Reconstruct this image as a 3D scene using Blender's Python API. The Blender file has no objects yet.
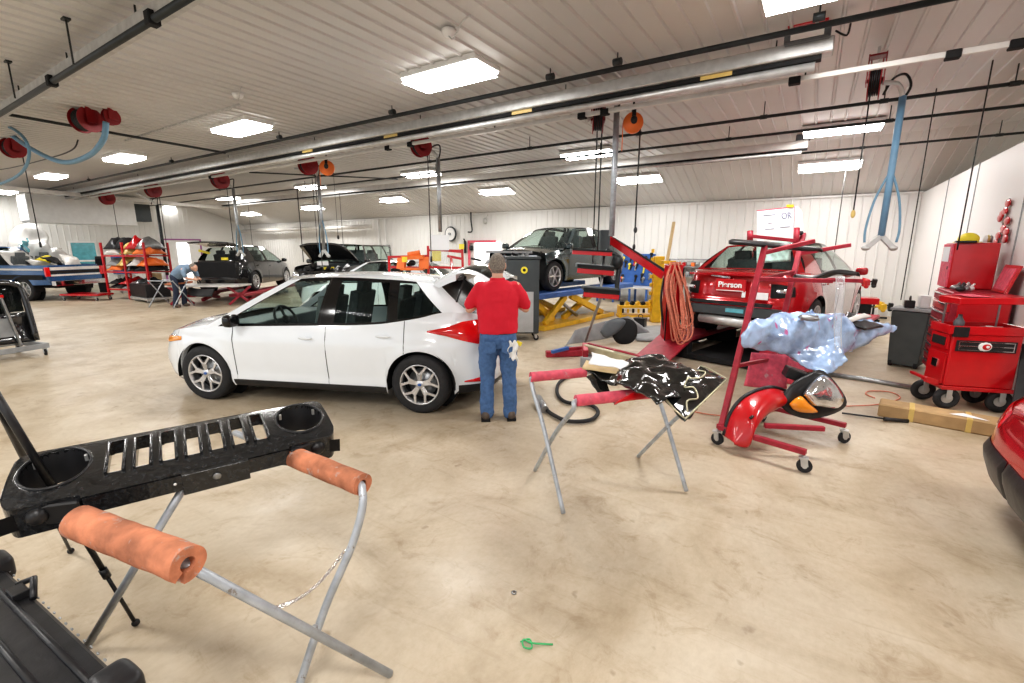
import bpy, math, random
from math import sin, cos, pi, radians as R, sqrt
from mathutils import Vector as V, Matrix as MX, Euler, noise
random.seed(7)
SC = bpy.context.scene
COL = SC.collection

# ------------------------------------------------------------------ camera
CAM_H = 1.77; FPX = 460.0; PITCH = R(11.5); YAW = R(32.8)
cf = V((-sin(YAW)*cos(PITCH), cos(YAW)*cos(PITCH), -sin(PITCH)))
cr = V((cos(YAW), sin(YAW), 0)); cu = cr.cross(cf)
CP = V((0, 0, CAM_H))
cam_data = bpy.data.cameras.new('camera'); cam = bpy.data.objects.new('camera', cam_data)
COL.objects.link(cam); cam.location = CP
cam.rotation_euler = Euler((pi/2-PITCH, 0, YAW))
cam_data.sensor_width = 36; cam_data.lens = FPX/1024*36; cam_data.clip_end = 200
SC.camera = cam
def ray(x, y): return cf + cr*((x-512)/FPX) + cu*((341.5-y)/FPX)
def atz(x, y, z=0.0):
    d = ray(x, y); return CP + d*((z-CAM_H)/d.z)
def aty(x, y, Y):
    d = ray(x, y); return CP + d*(Y/d.y)
def atx(x, y, X):
    d = ray(x, y); return CP + d*(X/d.x)
def atd(x, y, D): return CP + ray(x, y)*D
def dof(p): return (V(p)-CP).dot(cf)

# --------------------------------------------------------------- materials
MATS = {}
def mat(name, col, rough=0.5, metal=0.0, var=0.08, scale=6.0, bump=0.0, coat=0.0, emit=None, es=1.0, alpha=None, spec=0.5):
    if name in MATS: return MATS[name]
    m = bpy.data.materials.new(name); m.use_nodes = True
    nt = m.node_tree; b = nt.nodes['Principled BSDF']
    b.inputs['Roughness'].default_value = rough; b.inputs['Metallic'].default_value = metal
    b.inputs['Coat Weight'].default_value = coat; b.inputs['Coat Roughness'].default_value = 0.05
    b.inputs['Specular IOR Level'].default_value = spec
    tc = nt.nodes.new('ShaderNodeTexCoord'); n = nt.nodes.new('ShaderNodeTexNoise')
    n.inputs['Scale'].default_value = scale; n.inputs['Detail'].default_value = 4
    nt.links.new(tc.outputs['Object'], n.inputs['Vector'])
    r = nt.nodes.new('ShaderNodeValToRGB')
    r.color_ramp.elements[0].position = 0.3; r.color_ramp.elements[1].position = 0.7
    c0 = [max(0, c*(1-var)) for c in col]; c1 = [min(1, c*(1+var)) for c in col]
    r.color_ramp.elements[0].color = (*c0, 1); r.color_ramp.elements[1].color = (*c1, 1)
    nt.links.new(n.outputs['Fac'], r.inputs['Fac']); nt.links.new(r.outputs['Color'], b.inputs['Base Color'])
    if bump:
        bp = nt.nodes.new('ShaderNodeBump'); bp.inputs['Strength'].default_value = bump; bp.inputs['Distance'].default_value = 0.02
        nt.links.new(n.outputs['Fac'], bp.inputs['Height']); nt.links.new(bp.outputs['Normal'], b.inputs['Normal'])
    if emit:
        b.inputs['Emission Color'].default_value = (*emit, 1); b.inputs['Emission Strength'].default_value = es
    MATS[name] = m
    return m
def glass(name, col, op=0.45, rough=0.02):
    if name in MATS: return MATS[name]
    m = bpy.data.materials.new(name); m.use_nodes = True; nt = m.node_tree
    for n in list(nt.nodes): nt.nodes.remove(n)
    o = nt.nodes.new('ShaderNodeOutputMaterial')
    t = nt.nodes.new('ShaderNodeBsdfTransparent'); t.inputs[0].default_value = (*col, 1)
    p = nt.nodes.new('ShaderNodeBsdfPrincipled'); p.inputs['Base Color'].default_value = (col[0]*.12, col[1]*.12, col[2]*.12, 1)
    p.inputs['Roughness'].default_value = rough; p.inputs['Coat Weight'].default_value = 1.0
    mx = nt.nodes.new('ShaderNodeMixShader')
    lw_ = nt.nodes.new('ShaderNodeLayerWeight'); lw_.inputs[0].default_value = .5; fr = nt.nodes.new('ShaderNodeMath'); fr.operation = 'POWER'; fr.inputs[1].default_value = 3.0; nt.links.new(lw_.outputs['Facing'], fr.inputs[0])
    ad = nt.nodes.new('ShaderNodeMath'); ad.operation = 'ADD'; ad.inputs[1].default_value = op; ad.use_clamp = True
    nt.links.new(fr.outputs[0], ad.inputs[0]); nt.links.new(ad.outputs[0], mx.inputs[0])
    nt.links.new(t.outputs[0], mx.inputs[1]); nt.links.new(p.outputs[0], mx.inputs[2]); nt.links.new(mx.outputs[0], o.inputs[0])
    MATS[name] = m
    return m
M = dict(
 white_paint=mat('white_pearl_paint', (.80,.84,.88), .18, 0.0, .01, coat=1),
 black_paint=mat('black_paint', (.02,.02,.022), .12, 0, .1, coat=1),
 red_paint=mat('red_paint', (.5,.012,.02), .15, .25, .05, coat=1),
 dark_paint=mat('dark_green_blue_paint', (.03,.05,.055), .15, .3, .1, coat=1),
 blue_paint=mat('blue_paint', (.03,.10,.24), .2, .2, .05, coat=1),
 silver_paint=mat('rosy_silver_paint', (.42,.33,.33), .22, .4, .03, coat=1),
 rubber=mat('tire_rubber', (.022,.022,.024), .75, 0, .25, 14, .2),
 black_plastic=mat('black_plastic', (.018,.018,.02), .38, 0, .25, 12, .15),
 black_scuff=mat('scuffed_black_plastic', (.015,.016,.018), .24, 0, .8, 60, .12, coat=.4),
 gloss_black=mat('gloss_black_trim', (.008,.008,.009), .1, 0, .1),
 dark=mat('dark_void', (.008,.008,.009), .8, 0, .2),
 grey_plastic=mat('dark_grey_plastic', (.09,.1,.11), .45, 0, .15),
 seat=mat('dark_seat_fabric', (.11,.12,.125), .8, 0, .2, 20),
 alloy=mat('silver_alloy', (.66,.66,.67), .28, .75, .05),
 chrome=mat('chrome', (.8,.8,.82), .08, 1, .03),
 steel=mat('grey_steel', (.36,.37,.38), .38, .85, .15, 18),
 galv=mat('galvanised_steel', (.55,.55,.54), .42, .6, .12, 9),
 tube=mat('painted_grey_tube', (.43,.46,.50), .38, .35, .16, 16, .1),
 red=mat('red_enamel', (.52,.008,.014), .28, 0, .08, coat=.5),
 red_dull=mat('dull_red_steel', (.36,.025,.045), .45, .1, .2, 14),
 redtape=mat('worn_pink_red_foam', (.66,.10,.15), .6, 0, .18, 22, .3),
 foam=mat('worn_orange_foam', (.48,.185,.10), .85, 0, .45, 9, .9),
 orange=mat('orange_plastic', (.85,.2,.04), .4, 0, .08),
 orange_hose=mat('orange_air_hose', (.6,.2,.13), .5, 0, .2, 30),
 yellow=mat('yellow_enamel', (.78,.47,.03), .38, 0, .12, 9),
 yellow_pl=mat('yellow_plastic', (.85,.7,.05), .5, 0, .1),
 blue=mat('blue_enamel', (.05,.14,.42), .38, 0, .12),
 blue_arm=mat('blue_hanging_arm', (.17,.32,.47), .4, 0, .1),
 blue_hose=mat('blue_rubber_hose', (.16,.30,.42), .5, 0, .1, 14),
 black_pipe=mat('black_iron_pipe', (.035,.04,.042), .45, .4, .2),
 white=mat('white_enamel', (.8,.8,.79), .4, 0, .04),
 paper=mat('white_paper', (.82,.82,.84), .7, 0, .02),
 green_glass=mat('green_tinted_sheet', (.5,.75,.65), .3, 0, .4, 12),
 card=mat('brown_cardboard', (.42,.28,.14), .8, 0, .15, 7, .1),
 tape=mat('yellow_packing_tape', (.62,.45,.15), .4, 0, .05),
 denim=mat('blue_denim', (.075,.15,.31), .9, 0, .18, 30, .35),
 polo=mat('red_cotton_polo', (.62,.012,.035), .8, 0, .06, 6, .5),
 skin=mat('skin', (.62,.36,.26), .55, 0, .08, 9),
 hair=mat('grey_hair', (.24,.21,.18), .85, 0, .45, 90, .8),
 shoe=mat('brown_grey_leather', (.10,.075,.06), .6, 0, .2),
 belt=mat('brown_belt_leather', (.06,.035,.02), .5, 0, .1),
 shirt_blue=mat('blue_grey_shirt', (.2,.28,.38), .85, 0, .1),
 can=mat('dark_grey_bin_plastic', (.075,.085,.085), .5, 0, .12),
 film=mat('black_plastic_film', (.014,.015,.015), .14, 0, .3, 9, .35, coat=.6),
 bluefilm=mat('blue_printed_film', (.38,.52,.80), .2, 0, .35, 7, .7, coat=.6),
 amber=mat('amber_lens', (.85,.30,.02), .15, 0, .1, coat=1),
 redlens=mat('red_tail_lens', (.72,.01,.012), .08, 0, .2, 8, coat=1),
 clearlens=mat('chrome_lamp_reflector', (.75,.76,.78), .1, .85, .25, 14, .3, coat=1),
 primer=mat('grey_primer', (.3,.31,.32), .5, 0, .15),
 cream_metal=mat('cream_bare_metal', (.5,.46,.32), .4, .4, .2),
 mach=mat('charcoal_machine_paint', (.055,.065,.07), .45, 0, .1),
 wood=mat('pale_wood', (.62,.47,.26), .6, 0, .15),
 green=mat('green_plastic', (.05,.4,.14), .4, 0, .1),
 purple=mat('purple_paint', (.35,.12,.3), .5, 0, .1),
 teal=mat('teal_glass', (.12,.42,.50), .15, 0, .2, coat=1),
 glow=mat('glowing_white_panel', (.9,.9,.9), .5, 0, .02, emit=(1,.98,1), es=1.2),
 grey_ink=mat('grey_ink', (.25,.27,.38), .6), white_ink=mat('white_ink', (.9,.9,.9), .5),
 primer_white=mat('off_white_panel', (.66,.64,.61), .35, 0, .08, coat=.3),
)
def scuffs(m, col, lo=.58, hi=.66, scale=13):
    nt = m.node_tree; b = nt.nodes['Principled BSDF']; src = b.inputs['Base Color'].links[0].from_socket
    tc = nt.nodes.new('ShaderNodeTexCoord'); v = nt.nodes.new('ShaderNodeTexNoise'); v.inputs['Scale'].default_value = scale; v.inputs['Detail'].default_value = 6; v.inputs['Roughness'].default_value = .7
    nt.links.new(tc.outputs['Object'], v.inputs['Vector']); r = nt.nodes.new('ShaderNodeValToRGB'); r.color_ramp.elements[0].position = lo; r.color_ramp.elements[1].position = hi
    mx = nt.nodes.new('ShaderNodeMix'); mx.data_type = 'RGBA'; mx.inputs[7].default_value = (*col, 1)
    nt.links.new(v.outputs['Fac'], r.inputs[0]); nt.links.new(r.outputs[0], mx.inputs[0]); nt.links.new(src, mx.inputs[6]); nt.links.new(mx.outputs[2], b.inputs['Base Color'])
scuffs(M['foam'], (.42,.33,.30)); scuffs(M['foam'], (.06,.045,.04), .68, .71, 9); scuffs(M['redtape'], (.5,.3,.3), .6, .68); scuffs(M['tube'], (.25,.22,.2), .62, .66, 18)
scuffs(M['black_scuff'], (.25,.25,.25), .68, .70, 70)
M['glass'] = glass('tinted_car_glass', (.82,.92,.88), .03)
M['darkglass'] = glass('dark_car_glass', (.16,.19,.19), .25)
M['clear'] = glass('clear_plastic_film', (.97,.98,.99), .12, .3)
M['clear'].node_tree.nodes['Principled BSDF'].inputs['Base Color'].default_value = (.8,.82,.85,1)

# ------------------------------------------------------------ mesh builder
class MB:
    def __init__(s): s.v=[]; s.f=[]; s.sm=[]; s.mi=[]; s.mats=[]; s.cur=0; s.T=None
    def use(s, m):
        m = M[m] if isinstance(m, str) else m
        if m not in s.mats: s.mats.append(m)
        s.cur = s.mats.index(m); return s
    def vert(s, p):
        p = V(p)
        if s.T is not None: p = s.T @ p
        s.v.append(p); return len(s.v)-1
    def face(s, idx, smooth=False): s.f.append(tuple(idx)); s.sm.append(smooth); s.mi.append(s.cur)
    def box(s, c, size, rot=None, taper=1.0):
        hx, hy, hz = size[0]/2, size[1]/2, size[2]/2
        rm = (Euler(rot).to_matrix() if rot is not None and not isinstance(rot, MX) else rot) or MX.Identity(3)
        b = min(hx, hy, hz)*.18; b = min(b, .012)
        ids = []
        pts = []
        for sz in (-1, 1):
            t = taper if sz > 0 else 1
            for sx, sy in ((-1,-1),(1,-1),(1,1),(-1,1)): pts.append(V((sx*hx*t, sy*hy*t, sz*hz)))
        # bevelled box: three verts per corner
        for p in pts:
            sgn = [1 if k > 0 else -1 for k in p]
            tri = []
            for ax in range(3):
                q = p.copy()
                for k in range(3):
                    if k != ax: q[k] -= sgn[k]*b
                tri.append(s.vert(rm @ q + V(c)))
            ids.append(tri)
        def F(*a): s.face(a)
        q = ids
        F(q[3][2],q[2][2],q[1][2],q[0][2]); F(q[4][2],q[5][2],q[6][2],q[7][2])
        F(q[0][1],q[1][1],q[5][1],q[4][1]); F(q[2][1],q[3][1],q[7][1],q[6][1])
        F(q[1][0],q[2][0],q[6][0],q[5][0]); F(q[3][0],q[0][0],q[4][0],q[7][0])
        for a, b_ in ((0,1),(2,3)): F(q[a][2],q[b_][2],q[b_][1],q[a][1])
        for a, b_ in ((1,2),(3,0)): F(q[a][2],q[b_][2],q[b_][0],q[a][0])
        for a, b_ in ((5,4),(7,6)): F(q[a][2],q[b_][2],q[b_][1],q[a][1])
        for a, b_ in ((6,5),(4,7)): F(q[a][2],q[b_][2],q[b_][0],q[a][0])
        for a in range(4):
            F(q[a][0],q[a+4][0],q[a+4][1],q[a][1])
        for a in range(8): F(*q[a])
        return s
    def tube(s, pts, r, n=10, caps=True, closed=False):
        pts = [V(p) for p in pts]; m = len(pts)
        rs = r if isinstance(r, (list, tuple)) else [r]*m
        rings = []; up = None
        for i, p in enumerate(pts):
            if closed: d = (pts[(i+1)%m]-pts[i-1])
            else: d = (pts[min(i+1,m-1)]-pts[max(i-1,0)])
            d = d.normalized() if d.length > 1e-9 else V((0,0,1))
            if up is None: up = d.orthogonal().normalized()
            up = (up - d*up.dot(d)); up = up.normalized() if up.length > 1e-6 else d.orthogonal().normalized()
            w = d.cross(up)
            rings.append([s.vert(p+(up*cos(2*pi*k/n)+w*sin(2*pi*k/n))*rs[i]) for k in range(n)])
        for i in range(m if closed else m-1):
            a, b = rings[i], rings[(i+1)%m]
            for k in range(n): s.face((a[k],a[(k+1)%n],b[(k+1)%n],b[k]), True)
        if caps and not closed:
            s.face(rings[0][::-1]); s.face(rings[-1])
        return s
    def bar(s, a, b, w, h=None):   # rectangular bar from a to b
        a, b = V(a), V(b); h = h or w; d = b-a
        z = V((0,0,1)); x = d.normalized()
        y = z.cross(x); y = y.normalized() if y.length > 1e-4 else V((0,1,0)); zz = x.cross(y)
        rm = MX((x,y,zz)).transposed()
        return s.box((a+b)/2, (d.length, w, h), rm)
    def grid(s, fn, nu, nv, smooth=True, flip=False):
        g = [[s.vert(fn(i/nu, j/nv)) for j in range(nv+1)] for i in range(nu+1)]
        for i in range(nu):
            for j in range(nv):
                q = (g[i][j],g[i+1][j],g[i+1][j+1],g[i][j+1])
                s.face(q[::-1] if flip else q, smooth)
        return s
    def ell(s, c, r, nu=16, nv=10, rot=None):
        rm = Euler(rot).to_matrix() if rot else MX.Identity(3)
        def f(u, v):
            a, b = 2*pi*u, pi*(v-.5)
            return V(c)+rm@V((r[0]*cos(a)*cos(b), r[1]*sin(a)*cos(b), r[2]*sin(b)))
        return s.grid(f, nu, nv)
    def lathe(s, prof, c=(0,0,0), axis='z', n=32):
        def f(u, v):
            i = v*(len(prof)-1); k = min(int(round(i)), len(prof)-1); r, h = prof[k]; a = 2*pi*u
            p = (r*cos(a), r*sin(a), h)
            if axis == 'y': p = (p[0], p[2], p[1])
            if axis == 'x': p = (p[2], p[0], p[1])
            return V(c)+V(p)
        return s.grid(f, n, len(prof)-1)
    def prism(s, poly, t, fr=None, smooth=False):   # poly in 2D -> local xz plane extruded along y by t ; fr(x,z,y)->point
        fr = fr or (lambda x, z, y: V((x, y, z)))
        a = [s.vert(fr(p[0],p[1],0)) for p in poly]; b = [s.vert(fr(p[0],p[1],t)) for p in poly]
        s.face(a); s.face(b[::-1]); n = len(poly)
        for i in range(n): s.face((a[i],b[i],b[(i+1)%n],a[(i+1)%n]), smooth)
        return s
    def torus(s, c, R0, r, axis='z', n=28, m=8):
        pts = []
        for k in range(n):
            a = 2*pi*k/n; p = (R0*cos(a), R0*sin(a), 0)
            if axis == 'y': p = (p[0], 0, p[1])
            if axis == 'x': p = (0, p[0], p[1])
            pts.append(V(c)+V(p))
        return s.tube(pts, r, m, closed=True)
    def build(s, name, m=None, parent=None, bevel=0, solid=0):
        me = bpy.data.meshes.new(name); me.from_pydata([tuple(p) for p in s.v], [], s.f)
        for p, sm, mi in zip(me.polygons, s.sm, s.mi): p.use_smooth = sm; p.material_index = mi
        if m is not None and not s.mats: me.materials.append(M[m] if isinstance(m, str) else m)
        for x in s.mats: me.materials.append(x)
        me.update()
        o = bpy.data.objects.new(name, me); COL.objects.link(o)
        if parent: o.parent = parent
        if solid:
            md = o.modifiers.new('solid', 'SOLIDIFY'); md.thickness = solid; md.offset = 0
        return o
def tag(o, label=None, cat=None, group=None, kind=None):
    if label: o['label'] = label
    if cat: o['category'] = cat
    if group: o['group'] = group
    if kind: o['kind'] = kind
    return o
def empty(name, loc=(0,0,0), rz=0, label=None, cat=None, group=None, rot=None):
    o = bpy.data.objects.new(name, None); COL.objects.link(o); o.location = loc
    o.rotation_euler = rot if rot else (0,0,rz); o.empty_display_size = .1
    return tag(o, label, cat, group)
def copy_tree(o, loc=None, rz=None, label=None, parent=None):
    c = o.copy(); COL.objects.link(c); c.parent = parent
    for ch in list(o.children): copy_tree(ch, parent=c)
    if loc is not None: c.location = loc
    if rz is not None: c.rotation_euler = (0,0,rz)
    if label: c['label'] = label
    return c
def thing(name, mb, m, label, cat, group=None, loc=None, rz=0):
    o = mb.build(name, m)
    if loc is not None: o.location = loc; o.rotation_euler = (0,0,rz)
    return tag(o, label, cat, group)
def text(body, size, m, parent, mtx, name='lettering', ext=.002, bold=0):
    c = bpy.data.curves.new(name, 'FONT'); c.body = body; c.size = size; c.extrude = ext; c.align_x = 'CENTER'; c.align_y = 'CENTER'; c.offset = bold
    o = bpy.data.objects.new(name, c); COL.objects.link(o)
    dg = bpy.context.evaluated_depsgraph_get(); me = bpy.data.meshes.new_from_object(o.evaluated_get(dg))
    bpy.data.objects.remove(o)
    o = bpy.data.objects.new(name, me); COL.objects.link(o); me.materials.clear(); me.materials.append(M[m]); o.parent = parent; o.matrix_local = mtx
    return o
def frame3(o, x, y):   # 4x4 from origin, x axis, y axis
    x = V(x).normalized(); y = V(y); y = (y-x*y.dot(x)).normalized(); z = x.cross(y)
    return MX(((x.x,y.x,z.x,o[0]),(x.y,y.y,z.y,o[1]),(x.z,y.z,z.z,o[2]),(0,0,0,1)))
def interp(tab, x):
    if x <= tab[0][0]: return tab[0][1]
    for (a, fa), (b, fb) in zip(tab, tab[1:]):
        if x <= b: return fa+(fb-fa)*(x-a)/(b-a)
    return tab[-1][1]
def smooth_interp(tab, x):
    n = len(tab)
    if x <= tab[0][0]: return tab[0][1]
    if x >= tab[-1][0]: return tab[-1][1]
    for i in range(n-1):
        if x <= tab[i+1][0]:
            a, b = tab[i], tab[i+1]; h = b[0]-a[0]; t = (x-a[0])/h; dl = (b[1]-a[1])/h
            def sl(j):
                if j <= 0 or j >= n-1: return dl
                d0 = (tab[j][1]-tab[j-1][1])/(tab[j][0]-tab[j-1][0]); d1 = (tab[j+1][1]-tab[j][1])/(tab[j+1][0]-tab[j][0])
                return 0 if d0*d1 <= 0 else 2*d0*d1/(d0+d1)
            m0, m1 = sl(i), sl(i+1)
            return ((2*t**3-3*t*t+1)*a[1] + (t**3-2*t*t+t)*h*m0 + (-2*t**3+3*t*t)*b[1] + (t**3-t*t)*h*m1)
def bez(p0, p1, p2, p3, n=12):
    return [V(p0)*(1-t)**3+V(p1)*3*t*(1-t)**2+V(p2)*3*t*t*(1-t)+V(p3)*t**3 for t in [i/n for i in range(n+1)]]
def spline(pts, n=6):
    pts = [V(p) for p in pts]; out = []
    for i in range(len(pts)-1):
        p0 = pts[max(i-1,0)]; p1 = pts[i]; p2 = pts[i+1]; p3 = pts[min(i+2,len(pts)-1)]
        for k in range(n):
            t = k/n
            out.append(.5*((2*p1)+(p2-p0)*t+(2*p0-5*p1+4*p2-p3)*t*t+(3*p1-p0-3*p2+p3)*t**3))
    out.append(pts[-1]); return out
# ------------------------------------------------------------------- shell
XL, XR, YB, ZC, YC, ZW = -29.5, 2.1, 15.5, 4.05, 12.6, 3.15
XFAR = 9.0; YN = -7.0
def floor_mat():
    m = bpy.data.materials.new('polished_concrete'); m.use_nodes = True; nt = m.node_tree; b = nt.nodes['Principled BSDF']
    tc = nt.nodes.new('ShaderNodeTexCoord')
    def nz(scale, detail=6, sx=1, sy=1, rough=.6, dist=0):
        mp = nt.nodes.new('ShaderNodeMapping'); mp.inputs['Scale'].default_value = (sx, sy, 1)
        n = nt.nodes.new('ShaderNodeTexNoise'); n.inputs['Scale'].default_value = scale; n.inputs['Detail'].default_value = detail; n.inputs['Roughness'].default_value = rough; n.inputs['Distortion'].default_value = dist
        nt.links.new(tc.outputs['Object'], mp.inputs[0]); nt.links.new(mp.outputs[0], n.inputs['Vector']); return n
    def ramp(src, stops):
        r = nt.nodes.new('ShaderNodeValToRGB'); r.color_ramp.elements[0].position = stops[0][0]; r.color_ramp.elements[0].color = (*stops[0][1],1)
        r.color_ramp.elements[1].position = stops[-1][0]; r.color_ramp.elements[1].color = (*stops[-1][1],1)
        for p, c in stops[1:-1]:
            e = r.color_ramp.elements.new(p); e.color = (*c,1)
        nt.links.new(src.outputs['Fac'], r.inputs['Fac']); return r
    def mul(a, bb, f=1.0, mode='MULTIPLY'):
        mx = nt.nodes.new('ShaderNodeMix'); mx.data_type = 'RGBA'; mx.blend_type = mode; mx.inputs[0].default_value = f
        nt.links.new(a, mx.inputs[6]); nt.links.new(bb, mx.inputs[7]); return mx.outputs[2]
    base = ramp(nz(1.1, 8, 1, 1, .65, .6), [(.3,(.36,.285,.19)),(.46,(.48,.40,.295)),(.6,(.55,.475,.37)),(.75,(.58,.52,.425))])
    patch = ramp(nz(3.3, 8, 1, 1, .7, 1.2), [(.28,(.68,.60,.50)),(.45,(1,1,1)),(.8,(1,1,1))])
    fine = ramp(nz(26, 6, 1, .6, .7), [(.3,(.88,.86,.83)),(.6,(1,1,1)),(.8,(1.0,1.0,1.0))])
    spots = ramp(nz(9, 3, 1, 1, .4), [(.22,(.45,.38,.30)),(.29,(1,1,1)),(.8,(1,1,1))])
    streak = ramp(nz(2.2, 8, .35, 2.2, .75, 1.5), [(.33,(.74,.68,.60)),(.45,(1,1,1)),(.8,(1,1,1))])
    c = mul(base.outputs[0], patch.outputs[0], .8); c = mul(c, fine.outputs[0], .8); c = mul(c, spots.outputs[0], .5); c = mul(c, streak.outputs[0], .45)
    nt.links.new(c, b.inputs['Base Color'])
    rr = ramp(nz(2.5, 5), [(.3,(.3,)*3),(.7,(.52,)*3)]); nt.links.new(rr.outputs[0], b.inputs['Roughness'])
    b.inputs['Specular IOR Level'].default_value = .45
    bp = nt.nodes.new('ShaderNodeBump'); bp.inputs['Strength'].default_value = .08; bp.inputs['Distance'].default_value = .01
    n = nz(18); nt.links.new(n.outputs['Fac'], bp.inputs['Height']); nt.links.new(bp.outputs[0], b.inputs['Normal'])
    return m
M['floor'] = floor_mat()
M['ceil'] = mat('beige_ribbed_ceiling_metal', (.60,.59,.575), .36, .1, .05, .6)
M['wallm'] = mat('white_ribbed_wall_metal', (.74,.735,.715), .4, 0, .04, .8)
M['part'] = mat('white_partition_board', (.74,.725,.71), .42, 0, .03, .7)
M['lightm'] = mat('lit_diffuser', (1,1,1), .5, 0, 0, emit=(1,.99,.96), es=9)

o = MB().box((-10, 4, -.05), (44, 26, .1)).build('floor', 'floor'); tag(o, kind='structure')
def corrug(mb, a, b, fn, pitch=.2286, h=.022, rw=.045):   # fn(t, off) -> (p0, p1) the two ends of the profile line
    t = a; L = []
    while t < b:
        L += [(t,0),(t+.012,h),(t+rw-.012,h),(t+rw,0)]; t += pitch
    L.append((b,0)); prev = None
    for t_, off in L:
        ps = [mb.vert(q) for q in fn(t_, off)]
        if prev:
            for k in range(len(ps)-1): mb.face((prev[k],ps[k],ps[k+1],prev[k+1]))
        prev = ps
sl = (ZC-ZW)/(YB-YC)
mb = MB(); corrug(mb, XL, XFAR, lambda t, o: [(t,YN,ZC-o),(t,YC,ZC-o),(t,YB,ZW-o)], pitch=.225)
# a solid roof deck above the sheets
mb.box(((XL+XFAR)/2, (YN+YC)/2, ZC+.08), (XFAR-XL, YC-YN, .1))
tag(mb.build('ceiling', 'ceil'), kind='structure')
mb = MB(); corrug(mb, XL, XFAR, lambda t, o: [(t,YB-o,0),(t,YB-o,ZW)], h=.02); mb.box(((XL+XFAR)/2, YB+.06, ZW/2), (XFAR-XL, .1, ZW))
tag(mb.build('wall_back', 'wallm'), kind='structure')
mb = MB(); corrug(mb, YN, YC, lambda t, o: [(XL+o,t,0),(XL+o,t,ZC)], h=.02)
v = [mb.vert(p) for p in ((XL,YC,0),(XL,YB,0),(XL,YB,ZW),(XL,YC,ZC))]; mb.face(v)
mb.box((XL-.06, (YN+YB)/2, 1.5), (.1, YB-YN, 3))
tag(mb.build('wall_left', 'wallm'), kind='structure')
mb = MB(); mb.box((XR+.05, (YB+6.6)/2, ZW/2-.02), (.1, YB-6.6, ZW-.04))
tag(mb.build('wall_right', 'part'), kind='structure')
mb = MB(); mb.box((XFAR+.05,(YN+YB)/2,ZC/2),(.1,YB-YN,ZC)); tag(mb.build('wall_far_right','wallm'), kind='structure')
# seams on the partition, base trim, eave trim
mb = MB()
for px in (935, 962, 1012):
    p = atx(px, 260, XR)
    mb.box((XR-.006, p.y, ZW/2), (.012, .02, ZW-.06))
tag(mb.build('trim_1', 'steel'), kind='structure')
mb = MB(); mb.box(((XL+XR)/2, YB-.05, ZW-.03), (XR-XL, .06, .05)); mb.box((XL+.05,(YN+YC)/2,ZC-.05),(.06,YC-YN,.06))
mb.bar((XL+.05,YC,ZC-.05),(XL+.05,YB,ZW-.05),.06); tag(mb.build('trim_2', 'wallm'), kind='structure')
# columns at the far left
mb = MB(); p = aty(218, 255, YB-.2); mb.box((p.x, YB-.2, ZW/2), (.22,.22,ZW)); p=aty(207,240,YB-.3); mb.bar((p.x-1.6,YB-1.9,ZC-.4),(p.x+.1,YB-.3,ZW-.3),.15,.3)
tag(mb.build('trim_3', 'steel'), kind='structure')
mb = MB()
for px in (379, 386):
    p = aty(px, 240, YB-.06); mb.box((p.x, YB-.06, ZW/2), (.07,.07,ZW-.05))
tag(mb.build('trim_4', 'white'), kind='structure')
mb = MB(); mb.box(((XL+XR)/2-6, YB-.05, .08), (XR-XL-12, .05, .16)); tag(mb.build('baseboard_back', 'primer'), kind='structure')

# doors / windows on the far left wall and back wall
def wall_open(name, xw, y0, y1, z0, z1, fm, pm, mull=0):
    fr = MB(); t = .08
    fr.box((xw+.05,(y0+y1)/2,z1),(.08,y1-y0+t*2,t)); fr.box((xw+.05,y0-t/2,(z0+z1)/2),(.08,t,z1-z0)); fr.box((xw+.05,y1+t/2,(z0+z1)/2),(.08,t,z1-z0))
    if mull: fr.box((xw+.05,(y0+y1)/2,z0+(z1-z0)*.52),(.08,y1-y0,t))
    o = fr.build(name, fm); tag(o, kind='structure')
    p = MB().box((xw+.04,(y0+y1)/2,(z0+z1)/2),(.03,y1-y0,z1-z0)); p.build('pane', pm, o); return o
a = atx(178, 290, XL); b = atx(200, 290, XL)
wall_open('door_1', XL, atx(168,280,XL).y, atx(204,280,XL).y, 0, 1.77+ .45, 'purple', 'white', 0)
MB().box((XL+.07,(atx(181,280,XL).y+atx(193,280,XL).y)/2,1.05),(.02,atx(193,280,XL).y-atx(181,280,XL).y,2.0)).build('lit_leaf','glow',bpy.data.objects['door_1'])
wall_open('window_1', XL, atx(73,260,XL).y, atx(97,260,XL).y, .2, 2.05, 'white', 'teal', 1)
p0 = aty(476,260,YB); p1 = aty(487,260,YB)
d = MB().box(((p0.x+p1.x)/2+.35, YB-.045, 1.0), (1.3,.05,2.0)).build('door_2','glow'); tag(d, kind='structure')
f = MB(); f.box((p0.x-.3,YB-.07,1.0),(.09,.07,2.05)); f.box((p0.x+.35,YB-.07,2.03),(1.4,.07,.09)); f.build('door_frame','redtape',d)

# ---------------------------------------------------------- lights
def make_light(loc, L=1.22, W=.5, tilt=0, label='', glow_power=62):
    t = empty('ceiling_light', loc, 0, label, 'light', 'fluorescent fixtures under the ribbed ceiling', rot=(tilt,0,0))
    MB().box((0,0,.045),(L+.04,W+.04,.07)).build('housing','white',t)
    MB().box((0,0,0),(L,W,.03)).build('diffuser','lightm',t)
    return t
LR = []
for i, px in enumerate((( 846,-22),(449,76),(241,128),(124,158),(51,176),(5,192))):
    LR.append((atz(px[0],px[1],3.97), 0, 'near row'))
for px in ((842,129),(588,154),(421,174),(310,187),(228,198),(165,207)): LR.append((atz(px[0],px[1],3.95), 0, 'middle row'))
for px in ((829,167),(639,180),(497,192),(394,200),(313,208),(251,214),(200,219)):
    d_ = ray(*px); # meet the sloping ceiling
    # plane z = ZC - sl*(y-YC) - .07
    k = (ZC-.09+sl*YC-CAM_H)/(d_.z+sl*d_.y); LR.append((CP+d_*k, -math.atan(sl), 'sloped row'))
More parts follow.
